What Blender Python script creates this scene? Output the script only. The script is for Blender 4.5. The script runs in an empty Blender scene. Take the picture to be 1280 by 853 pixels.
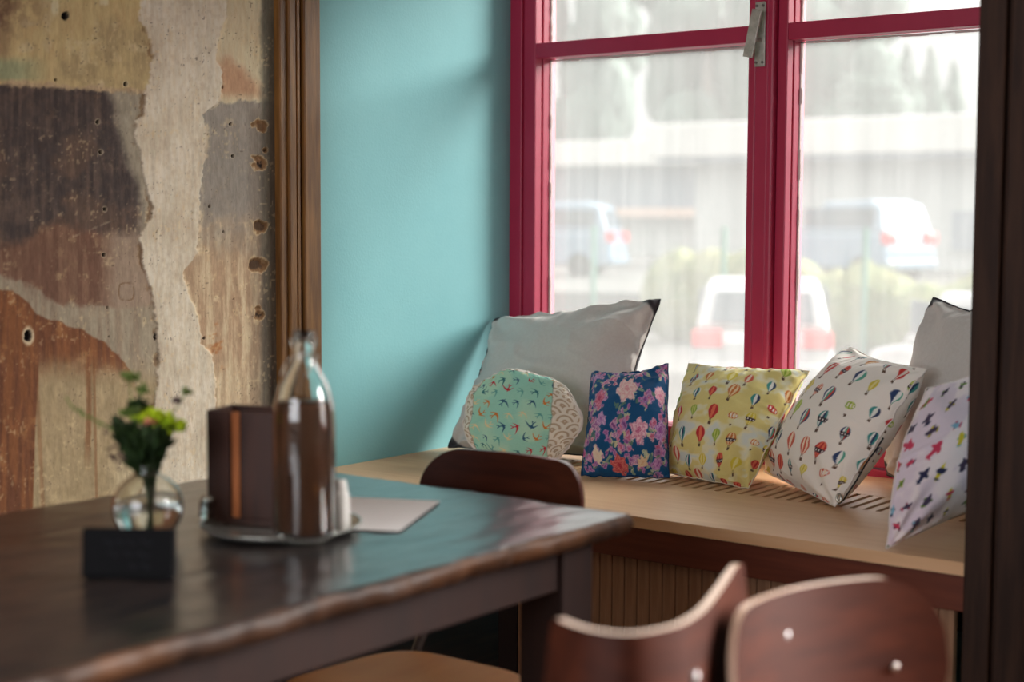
import bpy, bmesh, math, random
import numpy as np
from mathutils import Vector, Matrix, noise as mnoise
random.seed(7)
rng = np.random.default_rng(11)
C = bpy.context.scene.collection
SC = bpy.context.scene
PI = math.pi

# ------------------------------------------------------------------ camera
F_PX, YAW, PITCH, ROLL, CAM_H = 1917.57, math.radians(37.23862), math.radians(4.49875), math.radians(-.25917), 1.27
_fw = np.array([-math.sin(YAW)*math.cos(PITCH), math.cos(YAW)*math.cos(PITCH), -math.sin(PITCH)])
_rt = np.array([math.cos(YAW), math.sin(YAW), 0.0])
_dn = np.cross(_fw, _rt)
CM = np.array([math.cos(ROLL)*_rt+math.sin(ROLL)*_dn, -math.sin(ROLL)*_rt+math.cos(ROLL)*_dn, _fw])
cam_d = bpy.data.cameras.new('camera')
cam = bpy.data.objects.new('camera', cam_d); C.objects.link(cam)
cam_d.sensor_width = 36; cam_d.lens = F_PX/1280*36; cam_d.clip_start = .05; cam_d.clip_end = 400
m4 = Matrix.Identity(4)
for i in range(3):
    m4[i][0] = CM[0][i]; m4[i][1] = -CM[1][i]; m4[i][2] = -CM[2][i]
m4[2][3] = CAM_H
cam.matrix_world = m4
cam_d.dof.use_dof = True; cam_d.dof.focus_distance = 4.15; cam_d.dof.aperture_fstop = 2.0
SC.camera = cam

# ------------------------------------------------------------------ world: overcast sky, brighter overhead
SKY_H, SKY_Z = .32, 1.9
w = bpy.data.worlds.new('overcast_sky'); SC.world = w; w.use_nodes = True
nt = w.node_tree; nt.nodes.clear()
wo = nt.nodes.new('ShaderNodeOutputWorld'); bg = nt.nodes.new('ShaderNodeBackground')
tc = nt.nodes.new('ShaderNodeTexCoord'); sx = nt.nodes.new('ShaderNodeSeparateXYZ')
mr = nt.nodes.new('ShaderNodeMapRange'); mr.inputs['From Min'].default_value = .05; mr.inputs['From Max'].default_value = .95
mr.inputs['To Min'].default_value = SKY_H; mr.inputs['To Max'].default_value = SKY_Z
nt.links.new(tc.outputs['Generated'], sx.inputs[0]); nt.links.new(sx.outputs['Z'], mr.inputs['Value'])
nt.links.new(mr.outputs[0], bg.inputs['Strength']); bg.inputs['Color'].default_value = (1.0, .975, .965, 1)
nt.links.new(bg.outputs[0], wo.inputs[0])

sun_d = bpy.data.lights.new('hazy_sun', 'SUN'); sun_d.energy = 8.0; sun_d.angle = math.radians(38); sun_d.color = (1, .965, .93)
sun = bpy.data.objects.new('hazy_sun', sun_d); C.objects.link(sun); sun.location = (1, 8, 5)
sun.rotation_euler = Vector((-.62, -.66, -.50)).to_track_quat('-Z', 'Y').to_euler()

def area(name, loc, rot, sx_, sy_, power, col, portal=False):
    l = bpy.data.lights.new(name, 'AREA'); l.shape = 'RECTANGLE'; l.size = sx_; l.size_y = sy_
    l.energy = power; l.color = col
    if portal: l.cycles.is_portal = True
    o = bpy.data.objects.new(name, l); o.location = loc; o.rotation_euler = rot; C.objects.link(o); return o
# daylight through the alcove window (portal) and an unseen street window to the right; added fill behind
area('window_daylight_portal', (-2.12, 4.30, 1.5), (-PI/2, 0, 0), 1.9, 1.9, 1, (1, 1, 1), True)
area('street_window_daylight', (.75, 3.30, 1.55), (-PI/2, 0, 0), 1.7, 1.7, 24, (1, .96, .92))
area('rear_window_daylight', (-1.3, -1.68, 1.65), (PI/2, 0, 0), 2.2, 1.5, 25, (.93, .95, 1))  # added fill behind the camera, brightens the cushion fronts
SC.view_settings.view_transform = 'Standard'; SC.view_settings.look = 'None'
SC.view_settings.exposure = 1.34; SC.view_settings.gamma = 1.0; SC.view_settings.use_curve_mapping = False

# ------------------------------------------------------------------ helpers
def lin(c):
    c = np.asarray(c, float)/255.0
    return np.where(c <= .04045, c/12.92, ((c+.055)/1.055)**2.4)
def L4(*c):
    v = lin(c); return (float(v[0]), float(v[1]), float(v[2]), 1.0)
def mat(name, col, rough=.6, spec=.5, noise=None, bump=0, bscale=60, metal=0, coat=0, trans=0, ior=1.45, stretch=(1, 1, 1), attr=None, sheen=0, col2=None, nscale=6, ndetail=6, sss=0):
    m = bpy.data.materials.new(name); m.use_nodes = True
    n = m.node_tree.nodes; l = m.node_tree.links; b = n['Principled BSDF']
    b.inputs['Base Color'].default_value = L4(*col) if max(col) > 1 else (*col, 1)
    b.inputs['Roughness'].default_value = rough; b.inputs['Specular IOR Level'].default_value = spec
    b.inputs['Metallic'].default_value = metal; b.inputs['Coat Weight'].default_value = coat
    b.inputs['Coat Roughness'].default_value = .2
    b.inputs['Transmission Weight'].default_value = trans; b.inputs['IOR'].default_value = ior
    if sheen: b.inputs['Sheen Weight'].default_value = sheen
    t = n.new('ShaderNodeTexCoord'); mp = n.new('ShaderNodeMapping'); mp.inputs['Scale'].default_value = stretch
    l.new(t.outputs['Object'], mp.inputs[0])
    src = None
    if attr:
        a = n.new('ShaderNodeAttribute'); a.attribute_name = attr; src = a.outputs['Color']
    if col2 is not None or noise:
        nz = n.new('ShaderNodeTexNoise'); nz.inputs['Scale'].default_value = nscale; nz.inputs['Detail'].default_value = ndetail
        nz.inputs['Roughness'].default_value = .62
        l.new(mp.outputs[0], nz.inputs['Vector'])
        mx = n.new('ShaderNodeMix'); mx.data_type = 'RGBA'
        if src is None:
            rp = n.new('ShaderNodeValToRGB'); rp.color_ramp.elements[0].position = .36; rp.color_ramp.elements[1].position = .66
            rp.color_ramp.elements[0].color = L4(*col); rp.color_ramp.elements[1].color = L4(*(col2 if col2 is not None else col))
            l.new(nz.outputs['Fac'], rp.inputs[0]); src = rp.outputs[0]
        else:
            mul = n.new('ShaderNodeMix'); mul.data_type = 'RGBA'; mul.blend_type = 'OVERLAY'; mul.inputs['Factor'].default_value = noise
            cr = n.new('ShaderNodeCombineColor')
            for k in range(3): l.new(nz.outputs['Fac'], cr.inputs[k])
            l.new(src, mul.inputs['A']); l.new(cr.outputs[0], mul.inputs['B']); src = mul.outputs['Result']
    if src is not None: l.new(src, b.inputs['Base Color'])
    if bump:
        nb = n.new('ShaderNodeTexNoise'); nb.inputs['Scale'].default_value = bscale; nb.inputs['Detail'].default_value = 5
        l.new(mp.outputs[0], nb.inputs['Vector'])
        bp = n.new('ShaderNodeBump'); bp.inputs['Strength'].default_value = bump; bp.inputs['Distance'].default_value = .004
        l.new(nb.outputs['Fac'], bp.inputs['Height']); l.new(bp.outputs[0], b.inputs['Normal'])
    return m

def link_mesh(name, me, m=None, parent=None):
    o = bpy.data.objects.new(name, me); C.objects.link(o)
    if m is not None:
        for q in (m if isinstance(m, (list, tuple)) else [m]): me.materials.append(q)
    if parent: o.parent = parent
    return o
def obj(name, bm, m=None, parent=None, smooth=False, bevel=0, seg=2):
    me = bpy.data.meshes.new(name)
    bmesh.ops.recalc_face_normals(bm, faces=bm.faces[:])
    bm.to_mesh(me); bm.free()
    if smooth:
        for p in me.polygons: p.use_smooth = True
    o = link_mesh(name, me, m, parent)
    if bevel:
        b = o.modifiers.new('bevel', 'BEVEL'); b.width = bevel; b.segments = seg; b.limit_method = 'ANGLE'; b.angle_limit = math.radians(40)
    return o
def NB(): return bmesh.new()
def box(bm, x0, x1, y0, y1, z0, z1, mi=0):
    v = [bm.verts.new(p) for p in ((x0,y0,z0),(x1,y0,z0),(x1,y1,z0),(x0,y1,z0),(x0,y0,z1),(x1,y0,z1),(x1,y1,z1),(x0,y1,z1))]
    for f in ((0,3,2,1),(4,5,6,7),(0,1,5,4),(1,2,6,5),(2,3,7,6),(3,0,4,7)):
        bm.faces.new([v[i] for i in f]).material_index = mi
    return v
def lathe(bm, prof, seg=32, cx=0, cy=0, cz=0, close=False):
    rings = []
    for r, z in prof:
        if r < 1e-6: rings.append([bm.verts.new((cx, cy, cz+z))]*seg)
        else: rings.append([bm.verts.new((cx+r*math.cos(2*PI*k/seg), cy+r*math.sin(2*PI*k/seg), cz+z)) for k in range(seg)])
    pairs = list(zip(rings, rings[1:])) + ([(rings[-1], rings[0])] if close else [])
    for a, b in pairs:
        for k in range(seg):
            k2 = (k+1) % seg
            q = []
            for v in (a[k], a[k2], b[k2], b[k]):
                if v not in q: q.append(v)
            if len(q) >= 3:
                try: bm.faces.new(q)
                except ValueError: pass
def tube(bm, pts, r, seg=10, cap=True):
    pts = [Vector(p) for p in pts]; n = len(pts)
    rr = r if isinstance(r, (list, tuple)) else [r]*n
    up = None; rings = []
    for i, p in enumerate(pts):
        t = (pts[min(i+1, n-1)]-pts[max(i-1, 0)]).normalized()
        if up is None: up = t.orthogonal().normalized()
        up = (up-t*up.dot(t)).normalized(); s = t.cross(up)
        rings.append([bm.verts.new(p+(up*math.cos(2*PI*k/seg)+s*math.sin(2*PI*k/seg))*rr[i]) for k in range(seg)])
    for a, b in zip(rings, rings[1:]):
        for k in range(seg): bm.faces.new((a[k], a[(k+1)%seg], b[(k+1)%seg], b[k]))
    if cap:
        bm.faces.new(rings[0][::-1]); bm.faces.new(rings[-1])
def smooth_path(ctrl, n=8):
    P = [Vector(c) for c in ctrl]; P = [2*P[0]-P[1]]+P+[2*P[-1]-P[-2]]; out = []
    for i in range(1, len(P)-2):
        for k in range(n):
            t = k/n; a, b, c, d = P[i-1:i+3]
            out.append(.5*((2*b)+(c-a)*t+(2*a-5*b+4*c-d)*t*t+(3*b-a-3*c+d)*t**3))
    out.append(P[-2]); return out
def empty(name, loc=(0, 0, 0), rz=0):
    o = bpy.data.objects.new(name, None); C.objects.link(o); o.empty_display_size = .05
    o.location = loc; o.rotation_euler = (0, 0, rz); return o
def tag(o, label=None, cat=None, group=None, kind=None):
    if label: o['label'] = label
    if cat: o['category'] = cat
    if group: o['group'] = group
    if kind: o['kind'] = kind
    return o
def struct(o): o['kind'] = 'structure'; return o
def grid_mesh(name, P, cols=None, smooth=True, closed=False):
    """P (a,b,3) numpy; cols (a,b,3) linear"""
    a, b = P.shape[:2]; idx = np.arange(a*b).reshape(a, b)
    q = np.stack([idx[:-1, :-1], idx[1:, :-1], idx[1:, 1:], idx[:-1, 1:]], -1).reshape(-1, 4)
    return raw_mesh(name, P.reshape(-1, 3), q, None if cols is None else cols.reshape(-1, 3), smooth)
def raw_mesh(name, V, Q, cols=None, smooth=True):
    me = bpy.data.meshes.new(name); nv, nf, k = len(V), len(Q), Q.shape[1]
    me.vertices.add(nv); me.vertices.foreach_set('co', V.astype(np.float32).ravel())
    me.loops.add(nf*k); me.loops.foreach_set('vertex_index', Q.astype(np.int32).ravel())
    me.polygons.add(nf); me.polygons.foreach_set('loop_start', (np.arange(nf)*k).astype(np.int32))
    me.polygons.foreach_set('use_smooth', np.full(nf, smooth))
    me.update(calc_edges=True)
    if cols is not None:
        at = me.color_attributes.new('paint', 'FLOAT_COLOR', 'POINT')
        c = np.ones((nv, 4), np.float32); c[:, :3] = cols; at.data.foreach_set('color', c.ravel())
    me.validate(); return me
def px(P):
    q = (np.asarray(P, float)-np.array([0, 0, CAM_H])) @ CM.T
    return 640+F_PX*q[..., 0]/q[..., 2], 426.5+F_PX*q[..., 1]/q[..., 2]
def _ray(x, y): return (x-640)/F_PX*CM[0]+(y-426.5)/F_PX*CM[1]+CM[2]
def at_y(x, y, Y): d = _ray(x, y); p = np.array([0, 0, CAM_H])+d*Y/d[1]; return p
def at_z(x, y, Z): d = _ray(x, y); p = np.array([0, 0, CAM_H])+d*(Z-CAM_H)/d[2]; return p

def vnoise(x, y, seed=0):
    xi = np.floor(x).astype(int); yi = np.floor(y).astype(int); fx = x-xi; fy = y-yi
    fx = fx*fx*(3-2*fx); fy = fy*fy*(3-2*fy)
    def h(a, b):
        n = (a*374761393+b*668265263+seed*1442695041) & 0x7fffffff
        n = ((n ^ (n >> 13))*1274126177) & 0x7fffffff
        return ((n ^ (n >> 16)) & 0xffff)/65535.0
    return (h(xi, yi)*(1-fx)+h(xi+1, yi)*fx)*(1-fy)+(h(xi, yi+1)*(1-fx)+h(xi+1, yi+1)*fx)*fy
def fbm(x, y, seed=0, o=5, g=.55):
    s = 0; a = 1; t = 0
    for k in range(o): s = s+a*vnoise(x*2**k, y*2**k, seed+k*17); t += a; a *= g
    return s/t
def sst(a, b, x): t = np.clip((x-a)/(b-a), 0, 1); return t*t*(3-2*t)

# ------------------------------------------------------------------ materials
M = {}
M['plaster'] = mat('old_plaster', (180, 170, 150), .85, .25, noise=.45, attr='paint', bump=.35, bscale=90, nscale=90, stretch=(1, 1, .35))
M['teal'] = mat('teal_wall_paint', (128, 186, 192), .62, .35, col2=(134, 191, 196), nscale=2.5, bump=.12, bscale=120)
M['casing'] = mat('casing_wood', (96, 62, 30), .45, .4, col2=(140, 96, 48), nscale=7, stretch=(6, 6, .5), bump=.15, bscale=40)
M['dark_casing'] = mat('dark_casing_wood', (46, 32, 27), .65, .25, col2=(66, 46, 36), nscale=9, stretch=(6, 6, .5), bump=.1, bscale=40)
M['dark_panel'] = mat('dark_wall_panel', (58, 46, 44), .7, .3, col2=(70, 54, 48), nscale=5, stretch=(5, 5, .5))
M['floor'] = mat('dark_floor_boards', (58, 44, 38), .5, .4, col2=(84, 64, 52), nscale=5, stretch=(4, .6, 1))
M['ceiling'] = mat('ceiling_plaster', (196, 186, 172), .9, .2)
M['room_wall'] = mat('room_wall_paint', (150, 134, 118), .85, .2, col2=(164, 148, 130))
M['crimson'] = mat('crimson_window_paint', (174, 40, 74), .38, .5, col2=(182, 46, 80), nscale=12, bump=.12, bscale=30, stretch=(1, 1, .3))
M['putty'] = mat('white_putty', (222, 210, 205), .8, .2)
M['latch'] = mat('worn_pale_steel', (196, 190, 180), .4, .5, metal=.15, col2=(160, 154, 142), nscale=40)
M['bench'] = mat('pale_bench_wood', (220, 176, 134), .42, .45, col2=(230, 190, 150), nscale=4, stretch=(.5, 8, 8), bump=.05, bscale=50)
M['redwood'] = mat('red_brown_wood', (92, 44, 30), .45, .45, col2=(112, 56, 38), nscale=6, stretch=(.5, 6, 6))
M['bead'] = mat('beadboard_wood', (150, 112, 86), .6, .35, col2=(176, 136, 106), nscale=14, stretch=(4, 4, .3), bump=.1)
M['dark_stain'] = mat('dark_stained_wood', (44, 36, 38), .7, .2)
M['void'] = mat('radiator_void', (10, 8, 8), .9, .1)
M['radiator'] = mat('radiator_enamel', (190, 182, 170), .5, .4)
M['table'] = mat('worn_black_table_paint', (20, 22, 28), .30, .7, coat=.6, col2=(56, 46, 42), nscale=7, ndetail=10, stretch=(3, .9, 3), bump=.35, bscale=30)
M['table_edge'] = mat('worn_table_edge', (30, 23, 22), .55, .4, col2=(104, 68, 42), nscale=4, ndetail=6, bump=.5, bscale=30)
M['table_frame'] = mat('dark_table_frame', (48, 30, 26), .6, .3, col2=(38, 25, 23), nscale=6, stretch=(4, 4, .6))
M['ply'] = mat('red_brown_plywood', (58, 26, 17), .55, .2, col2=(78, 37, 23), nscale=6, stretch=(.6, 4, 6))
M['ply_seat'] = mat('tan_plywood_seat', (206, 128, 58), .5, .3, col2=(216, 142, 70), nscale=3, stretch=(4, .6, 4))
M['ply_edge'] = mat('plywood_edge', (226, 194, 170), .3, .6, coat=.5)  # pale colour carries the window's reflection on the lacquered rim
M['ply_edge_dark'] = mat('stained_plywood_edge', (120, 66, 56), .3, .6, coat=.4)
M['steel_tube'] = mat('grey_steel_tube', (120, 116, 116), .35, .5, metal=.8)
M['rivet'] = mat('rivet_metal', (165, 155, 150), .4, .5, metal=1)
M['glass'] = mat('clear_glass', (250, 252, 250), .02, .5, trans=1, ior=1.45)
M['brown_liquid'] = mat('brown_drink', (62, 38, 28), .35, .3, col2=(88, 54, 36), nscale=6, stretch=(6, 6, .3))  # holder wood refracted through clear water, put into the colour
M['water'] = mat('vase_water', (245, 250, 250), .02, .5, trans=1, ior=1.33)
M['holder'] = mat('holder_wood', (52, 30, 24), .5, .4, col2=(70, 40, 30), nscale=8, stretch=(5, 5, .5))
M['holder_light'] = mat('holder_raw_edge', (176, 104, 56), .5, .4, col2=(150, 84, 44), nscale=8, stretch=(5, 5, .5))
M['plate'] = mat('pale_metal_plate', (190, 192, 186), .22, .5, metal=.75)
M['paper'] = mat('white_paper', (236, 232, 232), .8, .2)
M['black'] = mat('black_card', (10, 10, 13), .7, .15)
M['chalk'] = mat('faint_chalk', (48, 48, 54), .9, .1)
M['leaf_dark'] = mat('dark_foliage', (34, 52, 26), .6, .3, col2=(48, 70, 32), nscale=30)
M['leaf_light'] = mat('yellow_green_petals', (206, 222, 40), .6, .3, col2=(176, 208, 50), nscale=30)
M['leaf_mid'] = mat('mid_foliage', (104, 128, 60), .6, .3, col2=(120, 140, 76), nscale=30)
M['pink_center'] = mat('pink_flower_heart', (206, 130, 110), .6, .3)
M['bud'] = mat('dark_bud', (70, 40, 56), .6, .3)
M['ceramic'] = mat('white_ceramic', (232, 230, 226), .25, .5, coat=.4)
def fabric(name, **k):
    return mat(name, (200, 200, 200), .82, .2, attr='paint', noise=.12, nscale=160, bump=.12, bscale=420, sheen=.15, **k)
M['fabric'] = fabric('printed_cotton')
M['linen'] = mat('grey_linen', (180, 176, 172), .85, .2, attr='paint', noise=.18, nscale=120, bump=.15, bscale=380, sheen=.2)
M['zip'] = mat('zip_metal', (200, 198, 190), .25, .5, metal=.9)
# thin pane: transparent, veiling glare added as scattering, weak mirror
g = bpy.data.materials.new('dusty_window_glass'); g.use_nodes = True; n = g.node_tree.nodes; l = g.node_tree.links; n.clear()
go = n.new('ShaderNodeOutputMaterial'); tr = n.new('ShaderNodeBsdfTransparent'); tl = n.new('ShaderNodeBsdfTranslucent'); gl = n.new('ShaderNodeBsdfGlossy')
m1 = n.new('ShaderNodeMixShader'); m2 = n.new('ShaderNodeMixShader'); fr = n.new('ShaderNodeFresnel'); fr.inputs['IOR'].default_value = 1.3
tr.inputs[0].default_value = (.80, .82, .81, 1); tl.inputs[0].default_value = (.95, .945, .93, 1); gl.inputs['Roughness'].default_value = .03
tcg = n.new('ShaderNodeTexCoord'); mpg = n.new('ShaderNodeMapping'); mpg.inputs['Scale'].default_value = (9, 9, .8)
nzg = n.new('ShaderNodeTexNoise'); nzg.inputs['Scale'].default_value = 3; nzg.inputs['Detail'].default_value = 6
mrg = n.new('ShaderNodeMapRange'); mrg.inputs['From Min'].default_value = .3; mrg.inputs['From Max'].default_value = .7
mrg.inputs['To Min'].default_value = .09; mrg.inputs['To Max'].default_value = .115
l.new(tcg.outputs['Object'], mpg.inputs[0]); l.new(mpg.outputs[0], nzg.inputs['Vector']); l.new(nzg.outputs['Fac'], mrg.inputs['Value'])
l.new(mrg.outputs[0], m1.inputs[0]); l.new(tr.outputs[0], m1.inputs[1]); l.new(tl.outputs[0], m1.inputs[2])
l.new(fr.outputs[0], m2.inputs[0]); l.new(m1.outputs[0], m2.inputs[1]); l.new(gl.outputs[0], m2.inputs[2]); l.new(m2.outputs[0], go.inputs[0])
M['pane'] = g

# ------------------------------------------------------------------ room shell
XL, YB, YW, XR, ZC = -3.05, 3.11, 4.0, 2.3, 2.9     # left wall, bench front plane, window plane, right wall, ceiling
ZS = .56                                             # window seat height
bm = NB(); box(bm, -3.4, 2.6, -1.9, 3.6, -.12, 0); box(bm, -3.4, -1.0, 3.6, 4.36, -.12, 0); struct(obj('floor', bm, M['floor']))
bm = NB(); box(bm, -3.4, 2.6, -1.9, 3.4, ZC, ZC+.12); struct(obj('ceiling', bm, M['ceiling']))

def wall_paint(Y, Z):
    """colour and relief of the stripped plaster; every patch sits on the wall itself"""
    P = np.stack([np.full_like(Y, XL), np.maximum(Y, 1.75), Z], -1)
    X_, Y_ = px(P)
    X_ = X_+(np.minimum(Y, 1.75)-1.75)*330
    n1 = fbm(X_/46, Y_/46, 3); n2 = fbm(X_/15, Y_/15, 5); n3 = fbm(X_/5, Y_/5, 9, 4); st = fbm(X_/5.0, Y_/70, 21, 5); n4 = fbm(X_/130, Y_/130, 31, 4)
    def c(*a): return np.array(a, float)
    def lerp(A, B, t): return A+(B-A)*t[..., None]
    jx = X_+(n2-.5)*9+(n3-.5)*5; jy = Y_+(n2-.5)*14+(n3-.5)*6
    xl = np.interp(Y_, [-60,0,25,45,70,96,119,141,151,172,187,217,257,272,298,328,353,383,430,484,520,560,640,760], [172,177,174,187,189,187,179,179,169,169,174,179,189,188,174,177,187,192,197,197,190,176,168,160])
    xr = np.interp(Y_, [-60,20,45,70,91,126,144,161,202,242,293,318,343,368,399,430,445,507,560,700], [285,283,273,270,278,275,252,257,255,250,247,245,227,235,247,252,266,270,265,262])
    # left side layers
    ochre = lerp(c(196,172,126)+0*X_[..., None], c(172,150,112), sst(.4, .7, n1))
    ochre = lerp(ochre, c(112,84,66), .75*sst(.46, .68, n2*.5+n4*.5)*sst(95, 0, X_)*sst(80, 20, Y_)+0.5*sst(22, 0, X_)*sst(90, 60, Y_))
    ochre = lerp(ochre, c(206,188,150), sst(.55, .75, n2)*.5)
    ochre = lerp(ochre, c(146,152,120), .8*sst(62, 8, X_+(n1-.5)*40)*sst(66, 82, Y_)*sst(104, 96, Y_))
    ochre = lerp(ochre, c(216,205,172), .8*sst(6, 2, np.abs(X_-69+(n2-.5)*4))*sst(24, 12, Y_)+.8*sst(7, 4, np.abs(X_-130))*sst(9, 4, Y_))
    b1 = 106+X_*.065
    dark = lerp(c(74,64,62)+0*X_[..., None], c(98,82,74), sst(.4, .7, st*.5+n2*.5))
    dark = lerp(dark, c(126,96,76), .35*sst(.55, .75, n1)+.2*sst(.62, .8, n3))
    dark = lerp(dark, c(74,80,92), .6*sst(.5, .7, n1)*sst(100, 130, X_)*sst(165, 130, Y_))
    dr = np.interp(Y_, [100,116,130,166,202,232,268,300], [128,134,140,147,157,170,176,170])
    greyp = lerp(c(148,136,118)+0*X_[..., None], c(168,156,138), n2)
    dark = lerp(dark, greyp, sst(-8, 10, jx-dr))
    b2 = np.interp(X_, [0,28,50,75,100,130,175], [306,302,286,278,284,292,290])
    brown = lerp(c(130,98,80)+0*X_[..., None], c(110,80,66), sst(.35, .65, st))
    brown = lerp(brown, c(158,128,98), .5*sst(.55, .75, n2)); brown = lerp(brown, c(196,160,108), .8*sst(.72, .8, n3*.6+n2*.4))
    brown = lerp(brown, c(158,138,120), .85*sst(118, 150, jx))
    b3 = np.interp(X_, [0,30,60,80,130,190], [345,352,372,381,384,383])
    grey = lerp(c(160,146,126)+0*X_[..., None], c(142,124,106), sst(.35, .7, st))
    b4 = np.interp(X_, [0,15,25,50,75,100,130,150,165,175,185], [362,366,370,394,404,411,428,444,466,500,560])
    rust = lerp(c(134,86,56)+0*X_[..., None], c(104,66,48), sst(.35, .68, st)); rust = lerp(rust, c(166,116,76), .6*sst(.55, .8, n2))
    b5 = 468+30*(n1-.5)+sst(50, 30, X_)*400
    beige = lerp(c(152,132,100)+0*X_[..., None], c(176,154,122), n2)
    drip = sst(.50, .62, st)*sst(48, 30, X_)+.8*sst(5, 1.5, np.abs(X_-110+(n1-.5)*8))*sst(600, 540, Y_)+.6*sst(2.5, .8, np.abs(X_-119-(Y_-540)*.02))+.5*sst(4, 1, np.abs(X_-52-(Y_-600)*.05))
    beige = lerp(beige, c(126,82,54), np.clip(drip, 0, 1)*.85); beige = lerp(beige, c(196,180,150), .6*sst(130, 160, jx)*sst(520, 600, Y_))
    left = lerp(ochre, c(176,148,124), sst(-9, -4, jy-b1)*.6)
    left = lerp(left, dark, sst(-2.5, 2.5, Y_+(n3-.5)*7-b1)); left = lerp(left, brown, sst(-9, 9, jy-b2)); left = lerp(left, grey, sst(-4, 4, jy-b3)); left = lerp(left, rust, sst(-1.6, 1.6, Y_+(n2-.5)*12-b4)); left = lerp(left, beige, sst(-30, 20, jy-b5))
    # right side layers
    cream = lerp(c(212,198,168)+0*X_[..., None], c(198,178,146), n1); cream = lerp(cream, c(186,144,114), .9*sst(0, 26, jy-(60+np.maximum(0, X_-290)*1.1))*sst(128, 112, Y_))
    slate = lerp(c(150,142,134)+0*X_[..., None], c(136,128,120), st); slate = lerp(slate, c(176,152,128), .8*sst(.45, .62, n1)*sst(250, 300, Y_)+.25*n2)
    tan = lerp(c(178,148,120)+0*X_[..., None], c(198,176,146), sst(.4, .66, st)); tan = lerp(tan, c(172,110,66), .8*sst(.45, .6, n2)*sst(24, 4, np.abs(X_-266))*sst(395, 410, Y_)*sst(470, 450, Y_))
    tan = lerp(tan, c(214,196,164), .7*sst(440, 480, Y_)*n1)
    right = lerp(cream, slate, sst(-2, 3, jy-126)); right = lerp(right, tan, sst(-45, 45, jy-300)); right = lerp(right, c(218,196,160), .7*sst(.66, .74, n2*.5+n3*.5)*sst(285, 320, Y_)*sst(440, 400, Y_))
    band = lerp(c(214,200,180)+0*X_[..., None], c(198,182,160), sst(.35, .8, n1)); band = lerp(band, c(190,172,150), .35*sst(.5, .7, n3))
    eL = xl+(n3-.5)*7+(n2-.5)*5; eR = xr+(n3-.5)*5+(n2-.5)*4
    inL = sst(-1.2, 1.2, X_-eL); inR = sst(-1.5, 1.5, eR-X_)
    col = lerp(left, band, inL); col = lerp(right, col, inR)
    # rough lips along the peel edges
    lipL = np.exp(-((X_-eL+2.5)/3.0)**2)*sst(.45, .62, n2); col = lerp(col, c(120,92,66), .7*lipL)
    lipR = np.exp(-((X_-eR-2)/2.5)**2)*sst(.4, .6, n2); col = lerp(col, c(226,204,170), .6*lipR)
    # shadow beside the casing, painted into the plaster colour
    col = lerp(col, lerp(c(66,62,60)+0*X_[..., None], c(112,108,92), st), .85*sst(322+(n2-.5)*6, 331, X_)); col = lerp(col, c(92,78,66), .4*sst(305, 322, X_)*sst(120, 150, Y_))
    h = .0035*inL*inR-.002*lipL+.0015*(n2-.5)+.001*(n3-.5)
    col = col*(.93+.14*st[..., None])
    fl_ = sst(.66, .74, vnoise(X_/2.6, Y_/3.4, 91)*.6+n2*.4)*sst(.35, .6, n1); col = lerp(col, c(214,188,146), .38*fl_)
    sp_ = sst(.80, .88, vnoise(X_/1.8, Y_/2.2, 95)*.75+n2*.25); col = lerp(col, c(70,56,50), .5*sp_)
    # scratches
    for (x0, y0, x1, y1) in ((92,296,145,274),(288,345,303,410),(160,420,190,450),(60,196,70,204)):
        dx, dy = x1-x0, y1-y0; t = np.clip(((X_-x0)*dx+(Y_-y0)*dy)/(dx*dx+dy*dy), 0, 1)
        d = np.hypot(X_-x0-t*dx, Y_-y0-t*dy); k = sst(1.4, .3, d+(n3-.5)*2); col = lerp(col, c(196,180,150), .45*k*sst(.3, .6, n2))
    # craters and nail holes
    for (x, y, r, ry, rim) in ((82,20,4.6,5.2,0),(119,48,1.2,1.2,0),(70,100,2.2,1.8,0),(157,105,2.6,2.4,.6),(122,152,2.2,2.4,.7),(126,190,2.2,2.4,.7),(131,262,2,2.6,.7),(130,319,2,2.4,.6),(134,385,1.3,1.3,0),(194,421,1.6,4,0),(35,420,4.6,7.5,1),(288,155,1.6,2,.5),(291,195,1.8,2.2,.5),(262,258,1.6,1.6,.4),(278,109,1.3,1.3,0),(279,290,1.2,1.2,0),(258,314,1,1,0),(255,423,1.6,1.6,.3),(136,421,1,1,0),(292,374,1,1,0)):
        d = np.hypot((X_-x)/r, (Y_-y)/ry)+(n3-.5)*.5
        col = lerp(col, c(216,200,168), rim*sst(2.0, 1.3, d)*.8); col = lerp(col, c(26,22,24), sst(1.15, .85, d)); h = h-.012*sst(1.1, .7, d)
    for (x, y, r, dk) in ((326,158,9,.2),(324,204,9,1),(325,283,10,.45),(322,334,11,.5),(322,393,8,.9),(332,188,4,.7)):
        d = np.hypot(X_-x, (Y_-y)*1.05)/r+(n2-.5)*1.3+(n3-.5)*.7+(vnoise(X_/7, Y_/7, 77)-.5)*.6
        col = lerp(col, c(206,180,140), .7*sst(1.2, 1.0, d)); col = lerp(col, c(116,84,56), sst(1.08, .8, d)*.9)
        col = lerp(col, c(34,24,22), dk*sst(.62, .4, d)); h = h-.006*sst(1.1, .4, d)
    d = np.abs(np.maximum(np.abs(X_-158)/9.5, np.abs(Y_-365)/11)*.5+np.hypot((X_-158)/9.5, (Y_-365)/11)*.5-1)
    col = lerp(col, c(118,90,66), .8*sst(.12, .04, d)*sst(.35, .5, n2)); h = h-.001*sst(.12, .04, d)
    return np.minimum(lin(np.clip(col, 5, 250))*1.12, .86), h
ys = np.r_[np.linspace(-1.7, 1.95, 40)[:-1], np.linspace(1.95, 2.955, 400), np.linspace(2.955, YB, 4)[1:]]
zs = np.r_[np.linspace(0, .42, 30)[:-1], np.linspace(.42, 1.93, 560), np.linspace(1.93, ZC, 50)[1:]]
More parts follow.
